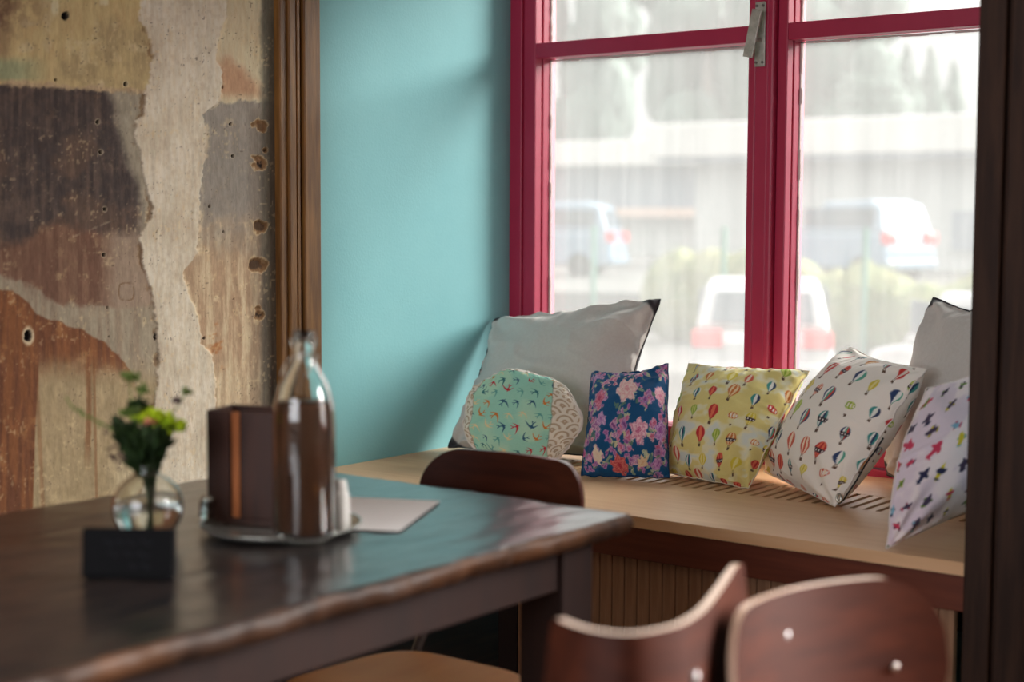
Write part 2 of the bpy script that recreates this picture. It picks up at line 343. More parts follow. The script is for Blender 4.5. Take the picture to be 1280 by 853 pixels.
YY, ZZ = np.meshgrid(ys, zs, indexing='ij'); col, hh = wall_paint(YY, ZZ)
wl = link_mesh('wall_left', grid_mesh('wall_left', np.stack([XL+hh, YY, ZZ], -1), col), M['plaster']); struct(wl)
bm = NB(); box(bm, -3.4, XL-.03, -1.9, 4.13, 0, ZC); struct(obj('wall_left_core', bm, M['room_wall']))
# alcove: teal reveals, back below the window, header, soffit
bm = NB(); box(bm, XL-.03, XL, YB-.03, YW+.02, 0, 2.5); struct(obj('wall_alcove_left', bm, M['teal']))
bm = NB(); box(bm, -1.155, -1.125, YB+.005, YW+.02, 0, 2.5); struct(obj('wall_alcove_right', bm, M['teal']))
bm = NB(); box(bm, XL-.03, -1.13, YW+.01, 4.3, 0, ZS-.03); box(bm, XL-.03, -1.13, YW+.01, 4.3, 2.36, ZC)
box(bm, -3.4, XL-.02, YW+.02, 4.14, 0, ZC); struct(obj('wall_alcove_back', bm, M['teal']))
bm = NB(); box(bm, XL-.03, -1.16, YB+.005, 4.3, 2.42, 2.5); struct(obj('ceiling_alcove', bm, M['ceiling']))
bm = NB()                                            # street wall of the room right of the alcove, with the other window's opening
box(bm, -1.126, -.12, YB+.002, 4.3, 0, ZC); box(bm, 1.62, 2.6, YB+.002, 3.4, 0, ZC); box(bm, -.12, 1.62, YB+.002, 3.4, 0, .68); box(bm, -.12, 1.62, YB+.002, 3.4, 2.42, ZC)
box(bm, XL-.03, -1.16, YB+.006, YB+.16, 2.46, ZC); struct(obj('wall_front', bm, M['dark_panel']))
bm = NB(); box(bm, -3.4, -2.45, -1.95, -1.7, 0, ZC); box(bm, -.15, 2.6, -1.95, -1.7, 0, ZC); box(bm, -2.45, -.15, -1.95, -1.7, 0, .85); box(bm, -2.45, -.15, -1.95, -1.7, 2.45, ZC); struct(obj('wall_back', bm, M['room_wall']))
bm = NB(); box(bm, XR, 2.6, -1.7, YB, 0, ZC); struct(obj('wall_right', bm, M['room_wall']))

def casing_profile(bm, segs, z0, z1, axis):
    """segs: list of (a0, a1, proud) strips; axis 'y' strips run along Y on the left wall, 'x' strips run along X on the front wall"""
    for a0, a1, p in segs:
        if axis == 'y': box(bm, XL-.02, XL+p, a0, a1, z0, z1)
        else: box(bm, a0, a1, YB-p, YB+.01, z0, z1)
bm = NB(); casing_profile(bm, [(2.945, 2.972, .022), (2.972, 2.998, .030), (2.998, 3.004, .010), (3.004, 3.018, .026), (3.018, 3.026, .012), (3.026, 3.088, .034)], 0, 2.5, 'y')
struct(obj('trim_1', bm, M['casing'], bevel=.004))
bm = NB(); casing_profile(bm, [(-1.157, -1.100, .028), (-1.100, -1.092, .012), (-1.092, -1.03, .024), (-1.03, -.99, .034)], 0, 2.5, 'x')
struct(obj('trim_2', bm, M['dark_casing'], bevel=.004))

# ------------------------------------------------------------------ alcove window: fixed frame > casements > panes, latch
win = struct(empty('window_1', (-2.12, YW, ZS)))
def W(name, fn, m, parent=None, bevel=.003):
    bm = NB(); fn(bm)
    bmesh.ops.translate(bm, verts=bm.verts[:], vec=(2.12, -YW, -ZS))
    return obj(name, bm, m, parent or win, bevel=bevel)
ZT = 2.36
W('frame', lambda b: (box(b, -3.05, -3.002, 3.995, 4.14, ZS-.03, ZT), box(b, -1.238, -1.156, 3.995, 4.14, ZS-.03, ZT), box(b, -3.002, -1.238, 3.995, 4.14, ZS-.03, ZS+.02), box(b, -3.002, -1.238, 3.995, 4.14, ZT-.05, ZT),
                      box(b, -3.002, -2.992, 4.005, 4.14, ZS+.02, ZT-.05), box(b, -1.248, -1.238, 4.005, 4.14, ZS+.02, ZT-.05)), M['crimson'])
def casement(x0, x1, sw_l, sw_r):
    zr0, zr1 = 1.788, 1.836
    def fr(b):
        box(b, x0, x0+sw_l, 4.0, 4.035, ZS+.025, ZT-.055); box(b, x1-sw_r, x1, 4.0, 4.035, ZS+.025, ZT-.055)
        box(b, x0+sw_l, x1-sw_r, 4.0, 4.035, ZS+.025, ZS+.085); box(b, x0+sw_l, x1-sw_r, 4.0, 4.035, ZT-.11, ZT-.055)
    c = W('casement', fr, M['crimson'])
    gx0, gx1 = x0+sw_l, x1-sw_r
    W('glazing_bar', lambda b: (box(b, gx0, gx1, 4.0, 4.035, zr0, zr1), box(b, gx0, gx1, 4.05, 4.112, zr0+.006, zr1-.006)), M['crimson'], c)
    def inner(b):
        for (y0, y1, e) in ((4.033, 4.046, .006), (4.044, 4.112, 0)):
            box(b, gx0-.03, gx0-e, y0, y1, ZS+.03, ZT-.06); box(b, gx1+e, gx1+.028, y0, y1, ZS+.03, ZT-.06)
            box(b, gx0-.01, gx1+.01, y0, y1, ZS+.03, ZS+.085-e); box(b, gx0-.01, gx1+.01, y0, y1, ZT-.11+e, ZT-.06)
    W('glazing_rebate', inner, M['crimson'], c, .002)
    for z0, z1 in ((ZS+.085, zr0), (zr1, ZT-.11)):
        p = W('pane', lambda b: box(b, gx0-.003, gx1+.003, 4.088, 4.092, z0-.002, z1+.002), M['pane'], c, 0)
        def putty(b):
            rr = random.Random(int(z0*100)+int(x0*10))
            n_ = 26
            for k in range(n_):                        # ragged putty line along both uprights and the rail
                a = z0+(z1-z0)*k/n_; e = z0+(z1-z0)*(k+1)/n_
                box(b, gx0, gx0+.003+.004*rr.random(), 4.080, 4.087, a, e); 
            for k in range(20):
                a = gx0+(gx1-gx0)*k/20; e = gx0+(gx1-gx0)*(k+1)/20
                box(b, a, e, 4.080, 4.087, z1-.003-.004*rr.random(), z1)
        W('putty', putty, M['putty'], c, 0)
    return c
casement(-2.992, -2.160, .041, .023)
casement(-2.088, -1.248, .031, .041)
W('mullion', lambda b: (box(b, -2.158, -2.112, 3.992, 4.13, ZS+.02, ZT-.05), box(b, -2.112, -2.090, 3.978, 4.13, ZS+.02, ZT-.05)), M['crimson'], bevel=.006)
pl = W('latch_plate', lambda b: box(b, -2.156, -2.122, 3.985, 3.993, 1.715, 1.90), M['latch'])
def screws(b):
    for z in (1.727, 1.888):
        for x in (-2.149, -2.129): lathe(b, [(0, -.0), (.004, 0)], 8, x, 3.984, z)
        for x in (-2.149, -2.129): tube(b, [(x, 3.986, z), (x, 3.981, z)], .004, 10)
W('screw', screws, M['steel_tube'], pl, 0)
def lever(b):
    box(b, -.0155, .0155, 3.943, 3.951, -.068, .068)
    bmesh.ops.rotate(b, verts=b.verts[:], cent=(0, 3.948, 0), matrix=Matrix.Rotation(math.radians(12), 3, 'Y'))
    bmesh.ops.translate(b, verts=b.verts[:], vec=(-2.142, 0, 1.806))
    tube(b, [(-2.138, 3.986, 1.79), (-2.142, 3.950, 1.79)], .007, 10)
W('latch_lever', lever, M['latch'], pl, .002)
bm = NB(); box(bm, -3.05, -1.19, 4.14, 4.42, ZS-.05, ZS-.01); struct(obj('window_sill_outside', bm, M['putty']))
# the street window's plain frame, and one made up round the added rear fill
for nm, (a0, a1, z0, z1), ax in (('window_2', (-.12, 1.62, .68, 2.42), 'x'), ('window_3', (-2.45, -.15, .85, 2.45), 'b')):
    bm = NB(); t = .05; mid = (a0+a1)/2
    for (p0, p1, q0, q1) in ((a0, a0+t, z0, z1), (a1-t, a1, z0, z1), (mid-t/2, mid+t/2, z0, z1), (a0, a1, z0, z0+t), (a0, a1, z1-t, z1)):
        if ax == 'x': box(bm, p0, p1, 3.13, 3.19, q0, q1)
        else: box(bm, p0, p1, -1.80, -1.74, q0, q1)
    struct(obj(nm, bm, M['crimson'], bevel=.004))

# ------------------------------------------------------------------ window seat
bench = tag(empty('window_seat', (-2.12, 3.55, 0)), 'long built-in window seat with pale wooden top, slotted vent and brown front', 'window seat')
BX, BY = 2.12, -3.55
def B(name, fn, m, bevel=.002, smooth=False):
    bm = NB(); fn(bm); bmesh.ops.translate(bm, verts=bm.verts[:], vec=(BX, BY, 0)); return obj(name, bm, m, bench, smooth, bevel)
gy0, gy1, gx0_, gx1_ = 3.515, 3.715, -2.66, -1.20
x0b, x1b = XL+.001, -1.158
B('seat_board', lambda b: (box(b, x0b, x1b, 3.088, gy0, ZS-.028, ZS), box(b, x0b, x1b, gy1, YW-.006, ZS-.028, ZS), box(b, x0b, gx0_, gy0, gy1, ZS-.028, ZS), box(b, gx1_, x1b, gy0, gy1, ZS-.028, ZS)), M['bench'], 0)
sp = .0350; ns = int((gx1_-gx0_)/sp); slat_me = None
for k in range(ns):
    x = gx0_+k*sp+.0175
    if slat_me is None:
        s = B('slat', lambda b: box(b, -BX-.0105, -BX+.0105, gy0, gy1, ZS-.012, ZS-.0005), M['bench'], 0); slat_me = s.data; s.location.x = x+BX
    else:
        s = bpy.data.objects.new('slat', slat_me); C.objects.link(s); s.parent = bench; s.location.x = x+BX
B('front_rail', lambda b: box(b, x0b, x1b, 3.100, 3.128, .452, ZS-.028), M['redwood'])
B('support_post', lambda b: (box(b, -2.42, -2.36, 3.13, 3.18, 0, ZS-.03), box(b, -2.42, -2.38, 3.18, 3.98, 0, ZS-.03)), M['dark_stain'])
bw = .0365; k = 0; bme = None; xb = -2.36
while xb+bw < -1.16:
    if bme is None:
        o = B('bead_board', lambda b: (box(b, -BX+.0012, -BX+bw-.0012, 3.134, 3.150, .05, .452), box(b, -BX-.001, -BX+bw, 3.142, 3.152, .05, .452)), M['bead'], .0015); bme = o.data; o.location.x = xb+BX
    else:
        o = bpy.data.objects.new('bead_board', bme); C.objects.link(o); o.parent = bench; o.location.x = xb+BX
        b_ = o.modifiers.new('bevel', 'BEVEL'); b_.width = .0015; b_.segments = 1; b_.limit_method = 'ANGLE'
    xb += bw
B('plinth', lambda b: box(b, -2.36, x1b, 3.12, 3.15, 0, .05), M['redwood'])
B('vent_box', lambda b: box(b, gx0_-.02, gx1_+.02, gy0-.02, gy1+.02, .30, .31), M['void'])  # near-black sheet laid under the slots as their shade

# ------------------------------------------------------------------ table
tab = tag(empty('dining_table', (-1.94, 1.5, 0)), 'worn black wooden dining table with chipped, ragged brown edges', 'table')
TX, TY = 1.94, -1.5
tx0, tx1, ty0, ty1, ZT_, TH = -2.385, -1.485, .62, 2.325, .74, .036
nx_, ny_ = 90, 170
U, V = np.meshgrid(np.linspace(0, 1, nx_), np.linspace(0, 1, ny_), indexing='ij')
Xt = tx0+(tx1-tx0)*U; Yt = ty0+(ty1-ty0)*V
def top_layer(z, inset, seed):
    X = Xt.copy(); Y = Yt.copy()
    e = np.minimum.reduce([U*(tx1-tx0), (1-U)*(tx1-tx0)])
    wob = (fbm(Y*9, Y*0+seed, 40+seed, 5)-.5)*.030+(fbm(Y*45, Y*0+seed, 80, 3)-.5)*.008
    X = X+wob*sst(.04, 0, (1-U)*(tx1-tx0))+wob*.6*sst(.04, 0, U*(tx1-tx0))
    X = np.where(U > .5, X-inset*sst(.05, 0, (1-U)*(tx1-tx0)), X+inset*sst(.05, 0, U*(tx1-tx0)))
    wb2 = (fbm(Xt*9, Xt*0+seed, 60, 5)-.5)*.014
    Y = Y+(wb2-inset)*sst(.05, 0, (1-V)*(ty1-ty0))+inset*sst(.05, 0, V*(ty1-ty0))
    Z = z+(fbm(Xt*30, Yt*12, 33, 4)-.5)*.0035 if z == ZT_ else np.full_like(X, z)
    return np.stack([X+TX, Y+TY, Z+0*X], -1)
T0 = top_layer(ZT_, .006, 1); T1 = T0.copy()
lay = [top_layer(ZT_, .007, 1)]
mid = top_layer(ZT_-.008, .0, 1); low = top_layer(ZT_-.020, .003, 2); bot = top_layer(ZT_-TH, .012, 2)
Vv = np.concatenate([a.reshape(-1, 3) for a in (lay[0], bot)]); nn = nx_*ny_
idx = np.arange(nn).reshape(nx_, ny_)
qt = np.stack([idx[:-1, :-1], idx[1:, :-1], idx[1:, 1:], idx[:-1, 1:]], -1).reshape(-1, 4); qb = qt[:, ::-1]+nn
ring = np.r_[idx[:-1, 0], idx[-1, :-1], idx[:0:-1, -1], idx[0, :0:-1]]
rm = mid.reshape(-1, 3)[ring]; rl = low.reshape(-1, 3)[ring]; R_ = len(ring); ids_m = 2*nn+np.arange(R_); ids_l = ids_m+R_
Vv = np.concatenate([Vv, rm, rl]); nxt = np.roll(np.arange(R_), -1)
def strip(a, b): return np.stack([a, b, b[nxt], a[nxt]], -1)
qs = np.concatenate([strip(ring, ids_m), strip(ids_m, ids_l), strip(ids_l, ring+nn)])
me = raw_mesh('tabletop', Vv, np.concatenate([qt, qb, qs]))
top = link_mesh('tabletop', me, [M['table'], M['table_edge']], tab)
mi = np.zeros(len(me.polygons), np.int32); mi[len(qt)+len(qb):] = 1; me.polygons.foreach_set('material_index', mi)
def T(name, fn, m, bevel=.003):
    bm = NB(); fn(bm); bmesh.ops.translate(bm, verts=bm.verts[:], vec=(TX, TY, 0)); return obj(name, bm, m, tab, bevel=bevel)
zb = ZT_-TH-.001
T('apron', lambda b: (box(b, tx0+.07, tx0+.095, ty0+.1, ty1-.10, zb-.085, zb), box(b, tx1-.085, tx1-.06, ty0+.1, ty1-.10, zb-.085, zb), box(b, tx0+.095, tx1-.085, ty1-.10, ty1-.075, zb-.085, zb), box(b, tx0+.095, tx1-.085, ty0+.075, ty0+.1, zb-.085, zb)), M['table_frame'])
for sxx in (tx0+.05, tx1-.145):
    for syy in (ty0+.06, ty1-.155): T('leg', lambda b: box(b, sxx, sxx+.095, syy, syy+.095, 0, zb), M['table_frame'], .005)

# ------------------------------------------------------------------ chairs
def chair_back_mesh(Wd, Hh, r, sag, th, tilt, z_mid, y_mid):
    """curved plywood backrest: rounded rectangle bent round a vertical axis, thin, sides get the edge material"""
    bm = NB(); nu, nv = 28, 18; F = []; Bk = []
    for j in range(nv+1):
        t = -math.cos(PI*j/nv); z = t*Hh/2; a = abs(z)-(Hh/2-r)
        hw = Wd/2 if a <= 0 else Wd/2-r+math.sqrt(max(r*r-a*a, 0))
        f, b = [], []
        for i in range(nu+1):
            s = -math.cos(PI*i/nu)*.5+(2*i/nu-1)*.5; x = hw*s
            y = -sag*(1-(x/(Wd/2))**2)+tilt*z
            f.append(bm.verts.new((x, y_mid+y+th/2, z_mid+z))); b.append(bm.verts.new((x, y_mid+y-th/2, z_mid+z)))
        F.append(f); Bk.append(b)
    for j in range(nv):
        for i in range(nu):
            bm.faces.new((F[j][i], F[j][i+1], F[j+1][i+1], F[j+1][i])); bm.faces.new((Bk[j][i+1], Bk[j][i], Bk[j+1][i], Bk[j+1][i+1]))
        for k in (0, nu):
            f = bm.faces.new((F[j][k], F[j+1][k], Bk[j+1][k], Bk[j][k])); f.material_index = 1
    for j in (0, nv):
        for i in range(nu):
            f = bm.faces.new((F[j][i], F[j][i+1], Bk[j][i+1], Bk[j][i])); f.material_index = 1
    return bm
def wrap_back_mesh(plan, Hh, th, tilt, top):
    P = smooth_path([(x, y, 0) for x, y in plan], 6); n_ = len(P); bm = NB(); rows = []; nv = 12
    for j in range(nv+1):
        t = j/nv; row = ([], [])
        for i, p in enumerate(P):
            tg = (P[min(i+1, n_-1)]-P[max(i-1, 0)]).normalized(); nr = Vector((-tg.y, tg.x, 0)); e = min(i, n_-1-i)/(n_-1)
            dr = max(0, .06-e)**2*3.0; z = top-Hh*t; z = min(z, top-dr) if t < .5 else max(z, top-Hh+dr*2)
            off = nr*(tilt*(z-top))
            row[0].append(bm.verts.new(p+off+nr*th/2+Vector((0, 0, z)))); row[1].append(bm.verts.new(p+off-nr*th/2+Vector((0, 0, z))))
        rows.append(row)
    for j in range(nv):
        for i in range(n_-1):
            for s_ in (0, 1): bm.faces.new((rows[j][s_][i], rows[j][s_][i+1], rows[j+1][s_][i+1], rows[j+1][s_][i]))
        for i in (0, n_-1): bm.faces.new((rows[j][0][i], rows[j+1][0][i], rows[j+1][1][i], rows[j][1][i])).material_index = 1
    for j in (0, nv):
        for i in range(n_-1): bm.faces.new((rows[j][0][i], rows[j][0][i+1], rows[j][1][i+1], rows[j][1][i])).material_index = 1
    return bm
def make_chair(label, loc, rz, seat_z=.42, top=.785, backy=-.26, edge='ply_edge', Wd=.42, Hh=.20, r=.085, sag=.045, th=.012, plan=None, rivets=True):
    root = tag(empty('plywood_chair', loc, rz), label, 'chair')
    bm = NB()                                       # seat: dished rounded square
    nu = 26; rows = []
    for lay_, zz in ((0, .0065), (1, -.0065)):
        rr_ = []
        for j in range(nu+1):
            t = -math.cos(PI*j/nu)
            row = []
            for i in range(nu+1):
                s = -math.cos(PI*i/nu)
                e = 4.2; m_ = max(abs(s), abs(t), 1e-9); k_ = m_/((abs(s)**e+abs(t)**e)**(1/e)); xx, yy = s*k_*.195, t*k_*.19
                row.append(bm.verts.new((xx*(1+.06*t), yy+.01, seat_z+zz-.010*math.exp(-((xx/.12)**2+((yy+.03)/.1)**2))-.02*max(0, t-.6)**1.5)))
            rr_.append(row)
        rows.append(rr_)
    for j in range(nu):
        for i in range(nu):
            bm.faces.new((rows[0][j][i], rows[0][j][i+1], rows[0][j+1][i+1], rows[0][j+1][i])); bm.faces.new((rows[1][j][i+1], rows[1][j][i], rows[1][j+1][i], rows[1][j+1][i+1]))
        for a, b in (((j, 0), (j+1, 0)), ((j, nu), (j+1, nu)), ((0, j), (0, j+1)), ((nu, j), (nu, j+1))):
            bm.faces.new((rows[0][a[0]][a[1]], rows[0][b[0]][b[1]], rows[1][b[0]][b[1]], rows[1][a[0]][a[1]]))
    o = obj('seat', bm, M['ply_seat'], root, True)
    zm = top-Hh/2
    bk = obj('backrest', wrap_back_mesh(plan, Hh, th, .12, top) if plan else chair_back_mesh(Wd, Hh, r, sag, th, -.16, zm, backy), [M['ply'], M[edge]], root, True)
    e = bk.modifiers.new('split', 'EDGE_SPLIT'); e.split_angle = math.radians(50)
    for s in (-1, 1):
        x = s*Wd*.33; y0 = backy-sag*(1-(x/(Wd/2))**2)
        bm = NB()
        tube(bm, smooth_path([(x, y0-.016-.16*.03+.0, zm+.04), (x, y0-.012, zm-.05), (x, y0+.01, zm-.13), (x*1.12, -.21, seat_z+.02), (x*1.16, -.17, seat_z-.03), (x*1.16, -.05, seat_z-.028), (x*1.16, .13, seat_z-.028)], 7), .0105, 12)
        obj('back_tube', bm, M['steel_tube'], root, True)
        bm = NB(); tube(bm, smooth_path([(x*1.16, .10, seat_z-.028), (x*1.2, .17, seat_z-.05), (x*1.3, .19, seat_z-.2), (x*1.35, .205, .012)], 6), .0105, 12); obj('leg', bm, M['steel_tube'], root, True)
        bm = NB(); tube(bm, smooth_path([(x*1.16, -.12, seat_z-.028), (x*1.2, -.16, seat_z-.07), (x*1.3, -.19, .2), (x*1.35, -.215, .012)], 6), .0105, 12); obj('leg', bm, M['steel_tube'], root, True)
        for dz in ((-.022,) if rivets else ()):
            bm = NB(); yy = y0-.16*dz+th/2
            tube(bm, [(x, yy-.002, zm+dz), (x, yy+.003, zm+dz), (x, yy+.005, zm+dz)], [.0065, .0065, .003], 12); obj('rivet', bm, M['rivet'], root, True)
    bm = NB(); tube(bm, [(-.165, .10, seat_z-.03), (.165, .10, seat_z-.03)], .008, 10); obj('seat_crossbar', bm, M['steel_tube'], root, True)
    bm = NB(); tube(bm, [(-.165, -.12, seat_z-.03), (.165, -.12, seat_z-.03)], .008, 10); obj('seat_crossbar', bm, M['steel_tube'], root, True)
    return root
make_chair('plywood chair at the table end by the window seat, tan seat, dark curved backrest', (-1.905, 2.19, 0), PI, seat_z=.375, top=.787, backy=-.27, edge='ply_edge_dark', rivets=False)
bx_, by_ = -1.17, 1.70                               # second chair: its back wraps round, plan measured in the room, then turned into chair axes (chair faces -X)
plan_w = [(-1.075, 1.505), (-1.045, 1.490), (-1.0, 1.480), (-.957, 1.495), (-.937, 1.55), (-.940, 1.60), (-.955, 1.66), (-1.0, 1.785), (-1.06, 1.94)]
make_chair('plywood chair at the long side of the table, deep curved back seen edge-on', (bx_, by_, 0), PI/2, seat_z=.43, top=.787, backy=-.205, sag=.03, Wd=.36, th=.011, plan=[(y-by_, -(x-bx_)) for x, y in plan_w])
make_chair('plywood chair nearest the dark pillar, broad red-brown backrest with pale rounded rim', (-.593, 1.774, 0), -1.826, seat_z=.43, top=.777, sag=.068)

# ------------------------------------------------------------------ things on the table
ZB = ZT_+.0015
tray = obj('serving_plate', (lambda b: (lathe(b, [(0, .002), (.105, .002), (.120, .006), (.134, .014), (.137, .015), (.137, .012), (.122, .003), (.106, -.0012), (0, -.0012)], 56), b)[1])(NB()), M['plate'], None, True)
tray.location = (-1.872, 1.815, ZB+.001); tag(tray, 'round pale metal plate under the bottle and the wooden holder', 'plate')
bt = tag(empty('glass_bottle', (-1.775, 1.775, ZB+.004)), 'clear glass bottle half full of brown drink standing on the plate', 'bottle')
outer = [(0, 0), (.042, 0), (.0495, .006), (.051, .02), (.051, .195), (.049, .225), (.040, .257), (.027, .280), (.0195, .296), (.0175, .310), (.0175, .318), (.022, .321), (.022, .330), (.0185, .333), (.0185, .341), (.0165, .344)]
inner = [(.0145, .344), (.0145, .296), (.022, .281), (.036, .256), (.0455, .224), (.0472, .195), (.0472, .022), (.044, .010), (0, .009)]
bm = NB(); lathe(bm, outer+inner, 48); obj('bottle_glass', bm, M['glass'], bt, True)
bm = NB(); lathe(bm, [(0, .0095), (.0435, .0105), (.0468, .022), (.0468, .195), (.0452, .222), (.043, .229), (0, .229)], 48); obj('drink', bm, M['brown_liquid'], bt, True)  # brown body in place of water refracting the holder
bm = NB()
tube(bm, smooth_path([(.021, 0, .300), (.024, .012, .303), (.0, .026, .300), (-.024, .012, .303), (-.021, 0, .300)], 6), .0016, 8)
for s in (-1, 1): tube(bm, smooth_path([(s*.023, .0, .302), (s*.030, -.012, .290), (s*.028, -.024, .272)], 5), .0016, 8)
obj('wire_collar', bm, M['zip'], bt, True)
hd = tag(empty('menu_holder', (-1.945, 1.836, ZB+.004), math.radians(18)), 'dark wooden menu holder box standing on the plate left of the bottle', 'holder')
def HP(nm, a, m, bev=.002):
    bm = NB(); box(bm, *a); return obj(nm, bm, m, hd, bevel=bev)
hw_, hd_, hh_ = .078, .045, .197
HP('base', (-hw_, hw_, -hd_, hd_, 0, .012), M['holder'])
HP('side_board', (-hw_, -hw_+.045, -hd_, -hd_+.010, .012, hh_), M['holder'])
HP('pale_slip', (-hw_+.047, -hw_+.063, -hd_+.002, -hd_+.009, .012, hh_-.002), M['holder_light'])['label'] = 'orange-brown strip of raw wood'
HP('side_board', (-hw_+.065, hw_, -hd_, -hd_+.010, .012, hh_), M['holder'])
HP('side_board', (-hw_, hw_, hd_-.010, hd_, .012, hh_), M['holder'])
HP('end_board', (-hw_, -hw_+.010, -hd_+.010, hd_-.010, .012, hh_), M['holder'])
HP('end_board', (hw_-.010, hw_, -hd_+.010, hd_-.010, .012, hh_), M['holder'])
HP('menu_card', (-hw_+.015, hw_-.015, -.006, .006, .012, hh_-.012), M['holder_light'])
# small glass shaker at the plate's left edge and a white one behind the bottle
def shaker(label, loc, m1_, m2_, h, r):
    e = tag(empty('shaker', loc), label, 'shaker')
    bm = NB(); lathe(bm, [(0, 0), (r*.85, 0), (r, .004), (r*.9, h*.7), (r*.7, h*.8), (0, h*.8)], 24); obj('body', bm, m1_, e, True)
    bm = NB(); lathe(bm, [(r*.72, h*.78), (r*.74, h*.82), (r*.6, h*.97), (0, h)], 24); obj('cap', bm, m2_, e, True)
shaker('small glass shaker on the left rim of the plate', (-1.998, 1.765, ZB+.014), M['glass'], M['plate'], .040, .016)
shaker('slim white shaker standing just behind the right side of the bottle', (-1.783, 1.868, ZB+.004), M['ceramic'], M['ceramic'], .088, .017)
# sheet of paper
bm = NB(); a = np.array([-1.832, 2.190]); u = np.array([.13, -.268]); u = u/np.linalg.norm(u); v = np.array([u[1], -u[0]])
pts = [a, a+u*.29, a+u*.29+v*.205, a+v*.205]
vs = [bm.verts.new((p[0], p[1], ZB+.0012)) for p in pts]+[bm.verts.new((p[0], p[1], ZB+.0020)) for p in pts]
for f in ((0, 1, 2, 3), (7, 6, 5, 4), (0, 4, 5, 1), (1, 5, 6, 2), (2, 6, 7, 3), (3, 7, 4, 0)): bm.faces.new([vs[i] for i in f])
pp = obj('paper_sheet', bm, M['paper']); tag(pp, 'blank white sheet of paper lying flat behind the bottle', 'paper')
# black table sign
sg = tag(empty('table_sign', (-1.80, 1.435, ZB), math.radians(34)), 'small black table sign with faint pale writing, in front of the vase', 'sign')
bm = NB(); box(bm, -.068, .068, -.010, .010, 0, .072); bmesh.ops.rotate(bm, verts=bm.verts[:], cent=(0, 0, 0), matrix=Matrix.Rotation(math.radians(-6), 3, 'X')); obj('board', bm, M['black'], sg, bevel=.002)
bm = NB(); box(bm, -.060, .060, -.018, .028, 0, .006); obj('foot', bm, M['black'], sg, bevel=.002)
bm = NB()
for (x, z, wd) in ((-.034, .052, .016), (-.014, .053, .010), (.000, .052, .014), (.020, .053, .018), (-.030, .036, .020), (-.004, .036, .012), (.014, .035, .022), (.022, .018, .014), (.004, .018, .012)):
    zz = z; yy = -.0108-.0+(z*math.tan(math.radians(-6)))*-1*0
    tube(bm, smooth_path([(x, -.0112+z*.105, z), (x+wd*.3, -.0112+z*.105, z+.004), (x+wd*.6, -.0112+z*.105, z-.003), (x+wd, -.0112+z*.105, z+.002)], 3), .0009, 5)
obj('chalk_writing', bm, M['chalk'], sg)
# vase of flowers
vz = tag(empty('bud_vase', (-1.983, 1.622, ZB)), 'round clear glass bulb vase half full of water, behind the black sign', 'vase')
bm = NB(); R = .058
pf = [(0, 0), (.022, 0)]+[(R*math.cos(a), .056+R*math.sin(a)) for a in np.linspace(-1.15, 1.10, 16)]+[(.021, .112), (.020, .122), (.024, .130)]
pin = [(.022, .130), (.0175, .121), (.0185, .111)]+[((R-.0025)*math.cos(a), .056+(R-.0025)*math.sin(a)) for a in np.linspace(1.08, -1.13, 16)]+[(0, .0045)]
lathe(bm, pf+pin, 40); obj('vase_glass', bm, M['glass'], vz, True)
bm = NB(); lathe(bm, [(0, .005)]+[((R-.003)*math.cos(a), .056+(R-.003)*math.sin(a)) for a in np.linspace(-1.12, .12, 12)]+[(0, .056+(R-.003)*math.sin(.12))], 40); obj('water', bm, M['water'], vz, True)
fl = tag(empty('flower_bunch', (-1.983, 1.622, ZB+.006)), 'bunch of cut greenery with yellow-green blooms standing in the glass vase', 'flowers')
RT = Vector(_rt); BKV = Vector((_fw[0], _fw[1], 0)).normalized()
def LP(r, z, dpt=0): return RT*r+BKV*dpt+Vector((0, 0, z))
def leaf(bm, p, d, L_, w_, r_):
    d = d.normalized(); s = d.orthogonal().normalized(); s = Matrix.Rotation(r_.random()*6.28, 3, d) @ s; nn_ = d.cross(s)
    P = [p, p+d*L_*.35+s*w_, p+d*L_*.7+s*w_*.8+nn_*w_*.2, p+d*L_+nn_*w_*.5, p+d*L_*.7-s*w_*.8+nn_*w_*.2, p+d*L_*.35-s*w_]
    Q = [q-nn_*.0006 for q in P]
    a = [bm.verts.new(q) for q in P]; b = [bm.verts.new(q) for q in Q]
    bm.faces.new(a); bm.faces.new(b[::-1])
    for i in range(6): bm.faces.new((a[i], b[i], b[(i+1) % 6], a[(i+1) % 6]))
rf = random.Random(5)
tips = [(-.030, .150), (-.018, .168), (-.006, .175), (.008, .170), (.020, .168), (.032, .160), (.000, .150), (-.012, .140), (.016, .145)]
for k, (r, z) in enumerate(tips):
    bm = NB(); dp = rf.uniform(-.03, .03)
    tube(bm, smooth_path([LP(r*-.2, .004, 0), LP(r*.1+.004, .06, dp*.2), LP(r*.45, .118, dp*.4), LP(r, z, dp)], 5), [.0022]*16, 6); obj('stem', bm, M['leaf_dark'], fl, True)
bm = NB()
for k in range(420):
    t = rf.random()**.8; r0 = (.010+.034*t); a = rf.random()*6.28
    p = LP(-.004+r0*math.cos(a), .095+.082*t, r0*math.sin(a)); d = Vector((rf.gauss(0, .5), rf.gauss(0, .5), 1))
    leaf(bm, p, d, .022+.012*rf.random(), .0055, rf)
tag(obj('foliage', bm, M['leaf_dark'], fl), kind='stuff')
def bloom(nm, c, R0, n_, m, up=.6, L_=.016):
    bm = NB()
    for k in range(n_):
        d = Vector((rf.gauss(0, 1), rf.gauss(0, 1), abs(rf.gauss(0, 1))*up+.2)).normalized(); leaf(bm, c+d*R0*rf.uniform(.0, .8), d, L_, .005, rf)
    return obj(nm, bm, m, fl)
for (r, z, d, R0, n_) in ((.010, .190, -.012, .022, 80), (.028, .186, -.01, .022, 80), (.044, .176, -.005, .016, 60), (-.006, .195, .01, .016, 40)): bloom('bloom', LP(r, z, d), R0, n_, M['leaf_light'])
